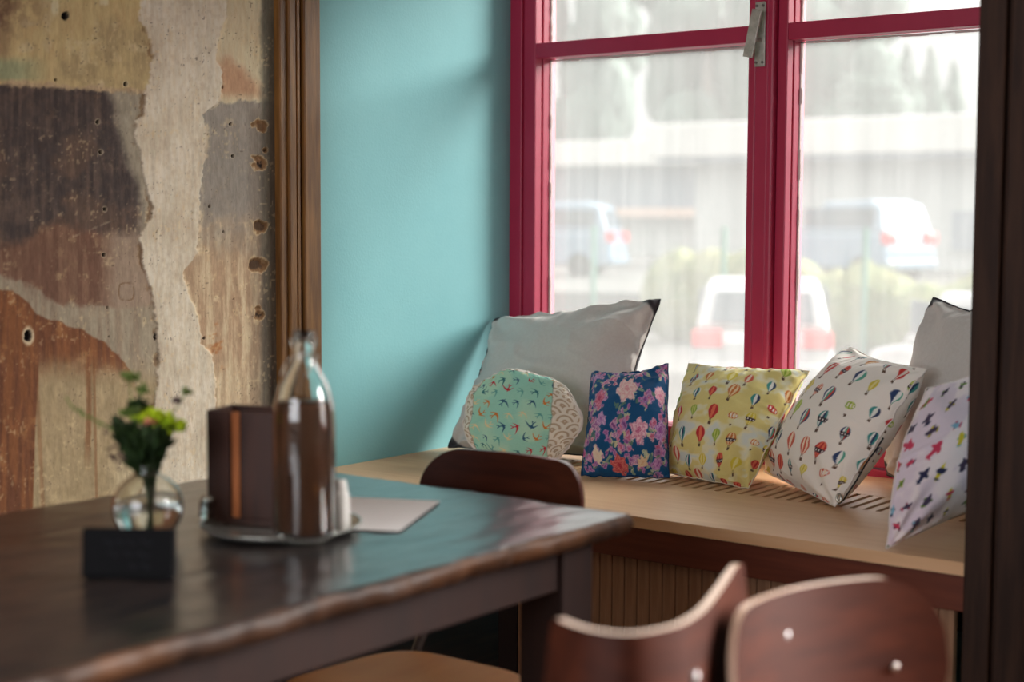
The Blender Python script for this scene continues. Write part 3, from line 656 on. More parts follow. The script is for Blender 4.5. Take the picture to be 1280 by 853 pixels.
bloom('flower_heart', LP(.014, .193, -.034), .007, 22, M['pink_center'], L_=.008)
bloom('leaf_tuft', LP(-.024, .200, 0), .018, 34, M['leaf_mid']); bloom('leaf_tuft', LP(-.018, .215, .0), .014, 20, M['leaf_dark'])
bm = NB(); tube(bm, smooth_path([LP(-.016, .17), LP(-.022, .21), LP(-.026, .245), LP(-.024, .275)], 5), .0012, 6); obj('stem', bm, M['leaf_mid'], fl, True)
bloom('leaf_tuft', LP(-.026, .258), .010, 26, M['leaf_mid'], 1.6, .014); bloom('leaf_tuft', LP(-.002, .238), .014, 14, M['leaf_mid'], 1.4, .012)
bm = NB(); tube(bm, smooth_path([LP(.02, .16), LP(.034, .195), LP(.050, .215), LP(.066, .240)], 5), .0010, 6); obj('stem', bm, M['leaf_mid'], fl, True)
bloom('leaf_tuft', LP(.066, .236), .008, 16, M['leaf_mid'], 1.2, .010); bloom('bud', LP(.050, .224), .004, 24, M['bud'], .6, .007)
bm = NB(); tube(bm, smooth_path([LP(-.02, .15), LP(-.055, .178), LP(-.090, .196), LP(-.118, .212), LP(-.132, .232)], 5), .0014, 6)
for k in range(26):
    t = k/26; p = LP(-.03-.1*t, .158+.062*t); leaf(bm, p, Vector((rf.gauss(0, 1), rf.gauss(0, 1), rf.gauss(0, 1))), .008, .002, rf)
obj('sprig', bm, M['leaf_mid'], fl, True)
bm = NB(); tube(bm, smooth_path([LP(-.012, .11), LP(-.030, .135), LP(-.044, .150)], 4), .0014, 6)
for k in range(60): leaf(bm, LP(-.044+rf.gauss(0, .010), .148+rf.gauss(0, .014), rf.gauss(0, .01)), Vector((rf.gauss(0, 1), rf.gauss(0, 1), rf.gauss(0, 1))), .009, .0025, rf)
obj('sprig', bm, M['bud'], fl)

# ------------------------------------------------------------------ cushions: small cloth simulation (two sheets sewn along the rim, inflated), then printed
def simulate(n=44, aspect=1.0, puff=1.0, seed=0, round_=False, steps=70, passes=6, comp=.45, hyd=.35, noise=.012):
    r = np.random.default_rng(seed)
    s = np.linspace(-1, 1, n); U, V = np.meshgrid(s, s, indexing='ij')
    if round_:
        X = U*np.sqrt(1-V*V/2)*1.0; Z = V*np.sqrt(1-U*U/2)*1.0
        th = np.arctan2(Z, X); k = 1+.03*np.cos(8*th+.5); X, Z = X*k, Z*k
    else: X, Z = U*aspect, V.copy()
    flat = np.stack([X, np.zeros_like(X), Z], -1)
    P = np.stack([flat, flat]).copy(); bump = (1-U**2)*(1-V**2)
    P[0, ..., 1] -= .10*bump; P[1, ..., 1] += .10*bump
    P += r.normal(0, .002, P.shape)
    nz = np.stack([fbm(U*2.5+9, V*2.5+9, seed+1, 3), fbm(U*2.5+3, V*2.5+7, seed+5, 3)])-.5
    cons = []
    def add(sa, sb, k):
        L = np.linalg.norm(flat[sa]-flat[sb], axis=-1); L = np.stack([L, L]); cons.append((((slice(None),)+sa), ((slice(None),)+sb), L, k))
    a = slice
    for p in (0, 1):
        m = (n-p)//2*2+p
        add((a(p, m, 2), a(None)), (a(p+1, m, 2), a(None)), 1.0); add((a(None), a(p, m, 2)), (a(None), a(p+1, m, 2)), 1.0)
        add((a(p, m, 2), a(0, n-1)), (a(p+1, m, 2), a(1, n)), .25); add((a(p, m, 2), a(1, n)), (a(p+1, m, 2), a(0, n-1)), .25)
    for c in cons: assert c[2].shape[1] > 0
    prev = P.copy(); sgn = np.array([-1, 1])[:, None, None, None]
    press = .0016*puff*(1+hyd*(-V))[None, ..., None]*(1+1.2*nz[..., None])
    for it in range(steps):
        du = np.gradient(P, axis=1); dv = np.gradient(P, axis=2); N = np.cross(du, dv); N[1] *= 1
        nl = np.linalg.norm(N, axis=-1, keepdims=True); N = N/np.maximum(nl, 1e-9)
        # U x V -> for flat sheet cross((1,0,0),(0,0,1)) = (0,-1,0): front sheet outward is -y, back sheet flips
        N[1] *= -1
        vel = (P-prev)*.92; prev = P.copy(); P = P+vel+N*press
        for q in range(passes):
            for sa, sb, L, k in cons:
                A = P[sa]; Bq = P[sb]; D = Bq-A; ln = np.linalg.norm(D, axis=-1); e = (ln-L)/np.maximum(ln, 1e-9)
                e = np.where(e > 0, e*k, e*k*comp)*.5
                c = D*e[..., None]; P[sa] = A+c; P[sb] = Bq-c
            for sl in ((0, slice(None)), (-1, slice(None)), (slice(None), 0), (slice(None), -1)):
                av = (P[0][sl]+P[1][sl])*.5; P[0][sl] = av; P[1][sl] = av
    P -= P.mean(axis=(0, 1, 2))
    if round_:                                       # bring the sewn rim back to its scalloped circle
        rim_i = [(i, 0) for i in range(n)]+[(n-1, j) for j in range(1, n)]+[(i, n-1) for i in range(n-2, -1, -1)]+[(0, j) for j in range(n-2, 0, -1)]
        rp = np.array([P[0][i] for i in rim_i]); ra = np.arctan2(rp[:, 2], rp[:, 0]); rr = np.hypot(rp[:, 2], rp[:, 0]); o_ = np.argsort(ra); ra, rr = ra[o_], rr[o_]
        ra = np.r_[ra-2*PI, ra, ra+2*PI]; rr = np.r_[rr, rr, rr]; an = np.arctan2(P[..., 2], P[..., 0]); R0 = np.interp(an, ra, rr); q_ = np.hypot(P[..., 0], P[..., 2])/R0
        f_ = 1+np.clip(q_, 0, 1)**2*(.86*(1+.022*np.cos(7*an+.6)+.012*np.cos(3*an))/R0-1); P[..., 0] *= f_; P[..., 2] *= f_
    return P
def upmat(n, m):
    t = np.linspace(0, n-1, m); i = np.clip(np.floor(t).astype(int), 0, n-2); f = t-i; Bm = np.zeros((m, n)); r = np.arange(m)
    w = [(-f+2*f**2-f**3)/2, (2-5*f**2+3*f**3)/2, (f+4*f**2-3*f**3)/2, (-f**2+f**3)/2]
    for k in range(4): np.add.at(Bm, (r, np.clip(i-1+k, 0, n-1)), w[k])
    return Bm
def cushion(name, label, corners, sim, paint, m, res=200, thick=1.0, rim_lip=0, back_paint=None, round_=False, keep=(.7, .7, .8, .7), folds=.0055, fold_seed=1):
    """corners: TL, TR, BR, BL world points; the simulated pillow is fitted between them"""
    n = sim.shape[1]; Bm = upmat(n, res)
    P = np.einsum('ai,sijc,bj->sabc', Bm, sim, Bm)
    if round_: xa, xb, za, zb_ = P[..., 0].min(), P[..., 0].max(), P[..., 2].min(), P[..., 2].max()
    else:
        xa = (P[0, 0, 0, 0]+P[0, 0, -1, 0])/2; xb = (P[0, -1, 0, 0]+P[0, -1, -1, 0])/2; za = (P[0, 0, 0, 2]+P[0, -1, 0, 2])/2; zb_ = (P[0, 0, -1, 2]+P[0, -1, -1, 2])/2
    u = (P[..., 0]-xa)/(xb-xa); v = (P[..., 2]-za)/(zb_-za)
    TL, TR, BR, BL = [np.array(c, float) for c in corners]
    tt = np.linspace(0, 1, res); S_, T_ = np.meshgrid(tt, tt, indexing='ij')
    if not round_:
        kl, kr, kb, kt = keep
        for k_ in (0, 1):
            uu, vv = u[k_].copy(), v[k_].copy()
            u[k_] -= kl*(uu[:1, :]*(1-S_)**1.5)+kr*((uu[-1:, :]-1)*S_**1.5)
            v[k_] -= kb*(vv[:, :1]*(1-T_)**1.5)+kt*((vv[:, -1:]-1)*T_**1.5)
    r_ = random.Random(fold_seed); fold = np.zeros((res, res)); edge_d = np.minimum(np.minimum(S_, 1-S_), np.minimum(T_, 1-T_))
    for (ca, cb2) in ((0, 0), (1, 0), (0, 1), (1, 1)):
        dd = np.hypot(S_-ca, T_-cb2); an = np.arctan2(np.abs(T_-cb2), np.abs(S_-ca)+1e-6)
        fold += 1.0*np.sin(an*r_.uniform(9, 13)+r_.random()*6+2.2*fbm(S_*4+ca*7, T_*4+cb2*5, fold_seed+9, 3))*np.exp(-((dd-.26)/.20)**2)*sst(0, .12, dd)
    fold += .9*np.sin(S_*r_.uniform(34, 44)+3*fbm(S_*3, T_*3, fold_seed, 3)*3)*np.exp(-np.minimum(T_, 1-T_)/.07)
    fold += .9*np.sin(T_*r_.uniform(34, 44)+3*fbm(S_*3+5, T_*3, fold_seed+3, 3)*3)*np.exp(-np.minimum(S_, 1-S_)/.07)
    rg = 1-2*np.abs(fbm(S_*2.2+T_*1.6*r_.choice([-1, 1])+3, T_*3.4+8, fold_seed+31, 3)-.5)*2; fold += 1.3*np.clip(rg-.35, 0, 1)**2
    fold += 2.2*(fbm(S_*3.5, T_*3.5, fold_seed+50, 3)-.5)
    fold *= sst(0, .035, edge_d)
    pos = (BL[None]*((1-u)*(1-v))[..., None]+BR*(u*(1-v))[..., None]+TR*(u*v)[..., None]+TL*((1-u)*v)[..., None])
    nrm = np.cross((TR+BR-TL-BL), (TL+TR-BL-BR)); nrm = nrm/np.linalg.norm(nrm)      # faces the room
    size = .25*(np.linalg.norm(TR-TL)+np.linalg.norm(BR-BL)+np.linalg.norm(TL-BL)+np.linalg.norm(TR-BR))
    scl = size/((xb-xa)+(zb_-za))*thick
    dirn = -nrm if nrm[1] > 0 else nrm
    pos = pos+dirn*(-P[..., 1]*scl)[..., None]
    pos[0] += dirn*(fold*folds)[..., None]
    wob = (fbm(S_*7+T_*7, S_*7-T_*7, fold_seed+80, 3)-.5)*.022*sst(.05, 0, edge_d); pos += dirn*wob[None, ..., None]
    s = np.linspace(0, 1, res); SU, SV = np.meshgrid(s, s, indexing='ij')
    cf = paint(SU, SV); cb = (back_paint or paint)(1-SU, SV)
    org = (BL+BR)/2; nn_ = res*res; idx = np.arange(nn_).reshape(res, res)
    q = np.stack([idx[:-1, :-1], idx[1:, :-1], idx[1:, 1:], idx[:-1, 1:]], -1).reshape(-1, 4)
    # weld the rim: back sheet reuses the front sheet's border vertices
    bi = idx+nn_; remap = np.arange(2*nn_)
    for sl in ((0, slice(None)), (-1, slice(None)), (slice(None), 0), (slice(None), -1)): remap[bi[sl]] = idx[sl]
    Q = np.concatenate([q, remap[q[:, ::-1]+nn_]]); used = np.unique(Q); lut = np.zeros(2*nn_, int); lut[used] = np.arange(len(used))
    V = np.concatenate([pos[0].reshape(-1, 3), pos[1].reshape(-1, 3)])[used]-org; CC = np.concatenate([cf.reshape(-1, 3), cb.reshape(-1, 3)])[used]
    root = tag(empty(name, tuple(org)), label, 'cushion')
    o = link_mesh('cover', raw_mesh('cushion_cover', V, lut[Q], lin(np.clip(CC, 0, 255))), m, root)
    rimpos = np.concatenate([pos[0][:, 0], pos[0][-1, 1:], pos[0][::-1, -1][1:], pos[0][0, ::-1][1:-1]])-org
    return root, rimpos, pos-org
def raster(H=420, base=(255, 255, 255)):
    im = np.zeros((H, H, 3)); im[:] = base; return im
def stamp(im, cx, cy, ext, fn):
    """fn(a,b)->(mask, colour); a right, b up, in pixels"""
    H = im.shape[0]; x0, x1 = max(0, int(cx-ext)), min(H, int(cx+ext)+1); y0, y1 = max(0, int(cy-ext)), min(H, int(cy+ext)+1)
    if x1 <= x0 or y1 <= y0: return
    A, Bq = np.meshgrid(np.arange(x0, x1)-cx, np.arange(y0, y1)-cy, indexing='ij')
    for mk, col in fn(A, Bq): 
        col = np.asarray(col, float); col = col if col.ndim == 3 else col[None, None]
        im[x0:x1, y0:y1] += (col-im[x0:x1, y0:y1])*np.clip(mk, 0, 1)[..., None]
def rot(A, B_, t): c_, s_ = math.cos(t), math.sin(t); return A*c_+B_*s_, -A*s_+B_*c_
def ell(A, B_, rx, ry, soft=1.0): return np.clip((1-np.hypot(A/rx, B_/ry))*min(rx, ry)/soft+.5, 0, 1)
def sampler(im):
    H = im.shape[0]
    def f(U, V):
        x = np.clip(U*(H-1), 0, H-1.001); y = np.clip(V*(H-1), 0, H-1.001); i = x.astype(int); j = y.astype(int); a = (x-i)[..., None]; b = (y-j)[..., None]
        return (im[i, j]*(1-a)*(1-b)+im[i+1, j]*a*(1-b)+im[i, j+1]*(1-a)*b+im[i+1, j+1]*a*b)
    return f
def balloon(im, cx, cy, s, t, pal, kind):
    def fn(A, B_):
        a, b = rot(A, B_, t); a, b = a/s, b/s
        if kind == 3: r = .95*np.sqrt(np.clip(1-(b/.55)**2, 0, 1))                        # airship-like flat one
        else: r = np.where(b > 0, .82*np.sqrt(np.clip(1-b*b, 0, 1)), .82*np.clip(1+b/1.05, 0, 1)**.62*np.clip(1-.12*b*b, 0, 1))
        env = np.clip((r-np.abs(a))*s*.9, 0, 1)*(np.abs(b) < 1.05)
        k = 5 if kind != 1 else 3; ix = np.floor((a/np.maximum(r, .05)+1)*.5*k).astype(int) % len(pal)
        colr = np.array(pal, float)[ix]
        yield env, colr
        if kind == 2:
            bd = env*np.clip(1-(np.abs(b+.12)-.2)*s*.5, 0, 1); yield bd, (60, 40, 50)
            yield bd*((np.sin(a*14) > .2) & (np.abs(b+.12) < .1)), (245, 240, 235)
        if kind == 3: yield env*(np.abs(b) < .25)*(np.sin(a*12) > .1), (245, 235, 230)
        if kind != 3: yield ((np.abs(np.abs(a)-.1*(1.0-(b+1.0)*.5)) < .05) & (b < -.9) & (b > -1.35))*.7, (90, 70, 60)
        yield ((np.abs(a) < .2) & (b < -1.3) & (b > -1.65))*1.0, (96, 74, 60)
    stamp(im, cx, cy, s*2.0, fn)
PALS = [[(205,58,52),(244,226,216),(205,58,52)], [(52,70,110),(240,240,236),(96,170,150),(214,70,60)], [(206,120,58),(242,212,168)], [(150,178,62),(206,214,120)], [(196,54,58),(232,120,90)], [(222,200,70),(240,226,150)], [(70,150,146),(238,238,232),(52,66,100)], [(214,96,74),(250,226,204)]]
def balloon_print(base, seed, n=6, lo=15, hi=23, cloud=None, H=420, asp=1):
    im = raster(H, base); r = random.Random(seed)
    if cloud is not None:
        A, Bq = np.meshgrid(np.arange(H), np.arange(H), indexing='ij'); f_ = fbm(A/60, Bq/38, seed, 3)
        im += (np.array(cloud, float)-im)*sst(.48, .62, f_)[..., None]
        im += (np.array((214, 224, 226), float)-im)*(.7*sst(.62, .72, f_))[..., None]
    step = H/n
    for i in range(n+1):
        for j in range(n+1):
            cx = (i+.5*(j % 2))*step+r.uniform(-.16, .16)*step+8; cy = j*step+r.uniform(-.16, .16)*step+10
            balloon(im, cx, cy, r.uniform(lo, hi), r.uniform(-.15, .15), r.choice(PALS), r.choice([0, 0, 1, 1, 2, 3]))
    return im
def warp(im, amp, scale, seed):
    H = im.shape[0]; A, Bq = np.meshgrid(np.arange(H), np.arange(H), indexing='ij')
    dx = (fbm(A/scale, Bq/scale, seed, 4)-.5)*2*amp; dy = (fbm(A/scale+9, Bq/scale+4, seed+3, 4)-.5)*2*amp
    return sampler(im)((A+dx)/(H-1), (Bq+dy)/(H-1))
def birds_print():
    H = 460; im = raster(H, (160, 214, 194)); r = random.Random(4)
    A, Bq = np.meshgrid(np.arange(H)/H, np.arange(H)/H, indexing='ij')
    im += (np.array((196, 226, 196.))-im)*(.6*sst(.45, .65, fbm(A*5, Bq*5, 8, 3)))[..., None]
    cols = [(198,44,58),(48,92,120),(96,164,156),(214,124,56),(232,214,166),(52,112,118)]
    def bird(cx, cy, s, t, col):
        def fn(A_, B_):
            a, b = rot(A_, B_, t); a, b = a/s, b/s
            body = np.clip((.13*(1-(a/.62)**2)-np.abs(b))*s, 0, 1)*(np.abs(a) < .62)
            ab = np.abs(b*(1+.25*np.sign(b))); mid_ = .22-.95*np.maximum(ab-.25, 0)**1.2+.25*np.minimum(ab, .25)
            wing = np.clip((.21*np.clip(1-ab/1.02, 0, 1)**.6-np.abs(a-mid_+.12))*s, 0, 1)*(ab < 1.0)
            tail = np.clip((.09-np.abs(np.abs(b)-(-.35-a)*.5))*s, 0, 1)*(a < -.42)*(a > -.85)
            yield np.clip(body+wing+tail, 0, 1), col
        stamp(im, cx, cy, s*1.3, fn)
    n_ = 10; st_ = H/n_
    for i in range(n_+1):
        for j in range(n_+1): bird((i+.5*(j % 2))*st_+r.uniform(-5, 5), j*st_+r.uniform(-5, 5), r.uniform(17, 23), r.uniform(.1, 1.2)+(PI if r.random() < .4 else 0), cols[r.randrange(6)])
    # side panels: cream with overlapping beige fans
    Uu, Vv_ = A*2-1, Bq*2-1; Dx = Uu*np.sqrt(1-Vv_**2/2); Dy = Vv_*np.sqrt(1-Uu**2/2)
    seamd = np.maximum(np.abs(Dx+.10-.10*Dy)-.58, Dy-.84); pan = np.clip(seamd*80+.5, 0, 1)
    fan = raster(H, (232, 222, 208)); cell = .15
    cxs = (np.floor(A/cell+.5*(np.floor(Bq/(cell*.5)) % 2))-.5*(np.floor(Bq/(cell*.5)) % 2)+.5)*cell; cys = np.floor(Bq/(cell*.5))*cell*.5
    d = np.hypot(A-cxs, Bq-cys); ln_ = sst(.1, .6, np.sin(d/cell*2*PI*3.6)); fan += (np.array((158, 128, 96.))-fan)*(ln_*.6)[..., None]
    im += (fan-im)*pan[..., None]
    im += (np.array((120, 112, 96.))-im)*(np.clip(1-np.abs(seamd)*90, 0, 1)*.5)[..., None]
    rim = np.maximum(np.abs(Uu), np.abs(Vv_)); im += (np.array((236, 228, 220.))-im)*(sst(.86, .90, rim)*.9)[..., None]
    return im
def floral_print():
    H = 460; im = raster(H, (26, 84, 132)); r = random.Random(12)
    def flower(cx, cy, s, pet, c0, c1, t):
        def fn(A_, B_):
            th = np.arctan2(B_, A_)+t; d = np.hypot(A_, B_)/s; rr = .72+.28*np.abs(np.cos(pet*th/2)); k = d/rr
            e = np.clip((1-k)*s*.6, 0, 1); tt = np.clip(k+.35*np.sin(k*13+np.sin(th*pet)*1.5), 0, 1)[..., None]
            yield e, np.array(c0, float)*(1-tt)+np.array(c1, float)*tt
        stamp(im, cx, cy, s*1.1, fn)
    def lf(cx, cy, s, t, col):
        def fn(A_, B_):
            a, b = rot(A_, B_, t); yield ell(a, b*(1+.4*a/s), s, s*.42), col
            yield (np.abs(b) < .7)*(np.abs(a) < s*.8)*.5, (96, 120, 96)
        stamp(im, cx, cy, s*1.1, fn)
    clusters = [(60,60),(130,80),(360,70),(420,110),(90,180),(250,150),(330,170),(420,210),(120,290),(250,300),(330,280),(420,300),(60,380),(150,360),(300,390),(400,400),(60,250),(220,220),(180,430),(350,445),(270,60),(250,390),(400,30),(30,120),(190,130),(440,440),(30,440)]
    for (x, y) in clusters:
        for k in range(10):
            a = r.uniform(0, 6.28); d = r.uniform(12, 44); lf(x+d*math.cos(a), y+d*math.sin(a), r.uniform(9, 16), a+r.uniform(-.5, .5), r.choice([(150,170,146),(196,204,176),(214,206,170),(98,130,120)]))
        for k in range(10): flower(x+r.uniform(-36, 36), y+r.uniform(-36, 36), r.uniform(8, 17), 5, r.choice([(150,80,150),(196,80,120),(120,60,130)]), r.choice([(226,180,210),(240,206,214),(206,160,206)]), r.random()*6)
    for (x, y, s, c0, c1) in ((210,55,44,(176,44,66),(226,130,120)),(110,290,30,(170,44,90),(232,150,170)),(240,310,52,(232,150,160),(248,220,214)),(400,300,34,(222,110,150),(246,206,214)),(300,170,40,(196,86,130),(246,208,218)),(400,170,38,(150,70,160),(226,186,226)),(110,90,26,(236,206,180),(240,226,206)),(320,70,28,(226,170,130),(240,214,180)),(130,210,26,(150,80,160),(222,186,216)),(70,400,26,(120,70,140),(220,170,206)),(390,60,24,(130,60,140),(226,180,216)),(300,400,22,(206,110,140),(244,214,214))):
        flower(x, y, s, 6, c0, c1, r.random()*6); flower(x, y, s*.55, 5, c0, c1, r.random()*6)
    im = warp(im, 11, 15, 4)
    return im
def planes_print():
    H = 420; im = raster(H, (244, 232, 236)); r = random.Random(31)
    A, Bq = np.meshgrid(np.arange(H)/H, np.arange(H)/H, indexing='ij'); im += (np.array((220, 204, 222.))-im)*(.7*sst(.45, .6, fbm(A*6, Bq*6, 8, 3)))[..., None]
    cols = [(34,42,74),(206,66,96),(216,200,60),(104,136,56),(132,180,206),(44,48,80),(70,60,84)]
    n_ = 8; st_ = H/n_
    for i in range(n_+1):
        for j in range(n_+1):
            c_ = cols[r.randrange(7)]; c2 = cols[r.randrange(7)]; t = r.uniform(0, 3.1); s = r.uniform(13, 21)
            def fn(A_, B_):
                a, b = rot(A_, B_, t)
                yield ell(a, b, s, s*.34), c_
                yield ell(a-s*.2, b, s*.30, s*.72), c_ if r.random() < .6 else c2
                yield ell(a+s*.75, b, s*.14, s*.4), c2
                yield ell(a-s*.25, np.abs(b)-s*.5, s*.16, s*.16), c2
            stamp(im, (i+.5*(j % 2))*st_+r.uniform(-8, 8), j*st_+r.uniform(-8, 8), s*1.2, fn)
    im = warp(im, 5, 14, 14)
    return im
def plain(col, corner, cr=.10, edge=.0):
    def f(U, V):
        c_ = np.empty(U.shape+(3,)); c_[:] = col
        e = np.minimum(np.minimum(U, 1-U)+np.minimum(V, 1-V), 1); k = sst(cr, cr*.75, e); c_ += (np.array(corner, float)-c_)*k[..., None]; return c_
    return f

simA = simulate(44, 1.05, 1.0, 3); simB = simulate(44, 1.0, .9, 8); simC = simulate(44, 1.15, 1.0, 15); simR = simulate(44, 1.0, .8, 22, round_=True)
def piping(root, rim, r, m, label=None):
    n_ = 180; t = np.linspace(0, len(rim), n_, endpoint=False); i = t.astype(int); pts = rim[i % len(rim)]
    bm = NB(); pts = [tuple(p) for p in pts]; tube(bm, pts+[pts[0]], r, 6, False); o = obj('seam', bm, m, root, True)
    if label: o['label'] = label
    return o
M['seam_dark'] = mat('charcoal_seam', (52, 50, 54), .85, .2); M['seam_cream'] = mat('cream_seam', (232, 222, 196), .85, .2); M['seam_white'] = mat('white_seam', (228, 218, 212), .85, .2); M['seam_blue'] = mat('blue_seam', (30, 66, 106), .85, .2)
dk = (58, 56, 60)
def quad(tl, tr, br, bl): return (tl, tr, br, bl)
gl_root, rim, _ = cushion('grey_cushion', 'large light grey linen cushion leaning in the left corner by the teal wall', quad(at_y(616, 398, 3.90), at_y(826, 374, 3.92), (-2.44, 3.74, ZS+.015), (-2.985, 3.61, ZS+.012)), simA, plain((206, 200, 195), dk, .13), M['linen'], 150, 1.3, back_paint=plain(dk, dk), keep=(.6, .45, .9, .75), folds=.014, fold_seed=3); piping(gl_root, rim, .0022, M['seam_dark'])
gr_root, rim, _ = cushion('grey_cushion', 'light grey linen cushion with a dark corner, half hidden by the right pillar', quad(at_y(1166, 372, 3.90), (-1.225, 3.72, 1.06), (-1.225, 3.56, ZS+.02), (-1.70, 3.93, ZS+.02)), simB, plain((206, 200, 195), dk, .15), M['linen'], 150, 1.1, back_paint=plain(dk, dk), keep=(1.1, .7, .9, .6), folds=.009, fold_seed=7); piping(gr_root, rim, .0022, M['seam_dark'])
rb_root, rim, _ = cushion('round_cushion', 'round mint cushion with small birds and beige fan-patterned sides', quad(at_y(580, 460, 3.52), at_y(728, 464, 3.60), at_y(729, 587, 3.47), at_y(580, 587, 3.40)), simR, sampler(birds_print()), M['fabric'], 230, .72, round_=True, folds=.004, fold_seed=5); piping(rb_root, rim, .0020, M['seam_white'])
bl_root, rim, _ = cushion('floral_cushion', 'small deep blue cushion with pink and cream flowers, left of the yellow cushion', quad(at_y(739, 464, 3.70), at_y(835, 454, 3.74), at_z(837, 599, ZS+.006), at_z(727, 596, ZS+.006)), simC, sampler(floral_print()), M['fabric'], 230, 1.1, keep=(.9, .85, .92, .6), fold_seed=11); piping(bl_root, rim, .0016, M['seam_blue'])
ye_root, rim, _ = cushion('balloon_cushion', 'pale yellow cushion printed with small hot-air balloons, below the crimson mullion', quad(at_y(862, 456, 3.88), at_y(1012, 464, 3.86), at_z(934, 609, ZS+.006), at_z(832, 592, ZS+.006)), simulate(44, 1.1, 1.0, 33), sampler(balloon_print((230, 214, 140), 5, 7, 15, 21, (236, 230, 196))), M['fabric'], 230, 1.5, keep=(1.15, .75, 1.0, .9), folds=.006, fold_seed=13); piping(ye_root, rim, .0018, M['seam_cream'])
wh_root, rim, wpos = cushion('balloon_cushion', 'white cushion with hot-air balloons and a zip along one edge, tilted on its corner', quad(at_y(1058, 432, 3.88), at_y(1157, 461, 3.62), at_z(1047, 635, ZS+.006), at_y(957, 591, 3.79)), simulate(44, 1.0, 1.0, 41), sampler(balloon_print((248, 240, 232), 9, 7, 15, 22)), M['fabric'], 230, 1.5, keep=(.9, .8, .95, .75), folds=.006, fold_seed=17); piping(wh_root, rim, .0018, M['seam_white'])
pl_root, rim, _ = cushion('aeroplane_cushion', 'lilac-white cushion with small colourful aeroplanes, half hidden by the right pillar', quad(at_y(1158, 486, 3.38), (-1.18, 3.60, .97), (-1.20, 3.44, ZS+.09), at_z(1106, 687, ZS+.004)), simulate(44, 1.0, 1.1, 52), sampler(planes_print()), M['fabric'], 210, 1.5, keep=(1.9, .8, .9, .9), fold_seed=23); piping(pl_root, rim, .0018, M['seam_white'])
# zip along the white cushion's right edge
e = wpos[1][-8, 6:120:3]; bm = NB(); tube(bm, [tuple(p) for p in e], .0028, 6); obj('zip', bm, M['seam_dark'], wh_root, True)
c0 = Vector(wpos[0][-1, 6]); bm = NB(); lathe(bm, [(.004, -.002), (.010, -.002), (.010, .002), (.004, .002)], 14, close=True)
bmesh.ops.scale(bm, verts=bm.verts[:], vec=(.75, 1.3, 1)); bmesh.ops.rotate(bm, verts=bm.verts[:], cent=(0, 0, 0), matrix=Matrix.Rotation(math.radians(75), 3, 'X')); bmesh.ops.rotate(bm, verts=bm.verts[:], cent=(0, 0, 0), matrix=Matrix.Rotation(YAW, 3, 'Z')); bmesh.ops.translate(bm, verts=bm.verts[:], vec=c0+Vector((.008, -.012, .014))); obj('zip_pull', bm, M['zip'], wh_root, True)

# ------------------------------------------------------------------ outside
ZG = -.92
M['asphalt'] = mat('car_park_asphalt', (88, 87, 86), 1, .0, col2=(100, 98, 96), nscale=.4)
M['grass'] = mat('verge_grass', (128, 142, 84), .9, .2, col2=(156, 160, 108), nscale=2)
M['render_white'] = mat('white_render', (164, 167, 167), .8, .1, col2=(170, 172, 171)); M['roof_white'] = mat('white_roof_edge', (188, 186, 183), .6, .3)
M['bluegrey'] = mat('blue_grey_cladding', (112, 122, 134), .7, .3, col2=(122, 130, 140)); M['pinkish'] = mat('pinkish_render', (186, 160, 148), .8, .2); M['dark_win'] = mat('dark_window', (90, 100, 112), .2, .5)
M['hedge'] = mat('hedge_leaves', (94, 102, 62), .8, .2, col2=(112, 110, 74), nscale=3); M['conifer'] = mat('conifer_leaves', (78, 90, 84), .8, .2, col2=(94, 106, 98), nscale=2); M['trunk'] = mat('bark', (80, 66, 54), .9, .2)
M['post_green'] = mat('green_fence_post', (40, 92, 76), .6, .3); M['car_white'] = mat('white_car_paint', (158, 158, 160), .3, .5, coat=.5); M['car_blue'] = mat('pale_blue_car_paint', (96, 118, 138), .3, .5, coat=.5); M['car_glass'] = mat('car_window', (60, 70, 80), .1, .5)
M['tail_lamp'] = mat('red_tail_lamp', (206, 24, 34), .25, .5, coat=.5); M['tyre'] = mat('tyre_rubber', (34, 34, 36), .8, .2); M['mountain'] = M['conifer']
bm = NB(); box(bm, -110, 60, 4.45, 140, ZG-.2, ZG); struct(obj('ground', bm, M['asphalt']))
bm = NB(); box(bm, -3.4, 2.6, 4.3, 4.36, ZG, ZS-.05); struct(obj('wall_outside', bm, M['render_white']))
ZT2 = -.15
def at_d(x, y, d): p = np.array([0, 0, CAM_H])+_ray(x, y)*d; return p
def gpt(x, d): p = at_d(x, 300, d); return Vector((p[0], p[1], ZG))
YAWV = math.degrees(YAW)
ta, tb = gpt(-1200, 37), gpt(2600, 26)
bm = NB(); tdir = (tb-ta).normalized(); tn = Vector((-tdir.y, tdir.x, 0)); pts_ = [ta, tb, tb+tn*100, ta+tn*100]
lo_ = [bm.verts.new((p.x, p.y, ZG-.1)) for p in pts_]; hi_ = [bm.verts.new((p.x, p.y, ZT2)) for p in pts_]
bm.faces.new(lo_); bm.faces.new(hi_)
for i in range(4): bm.faces.new((lo_[i], lo_[(i+1) % 4], hi_[(i+1) % 4], hi_[i]))
struct(obj('ground_terrace', bm, M['asphalt']))
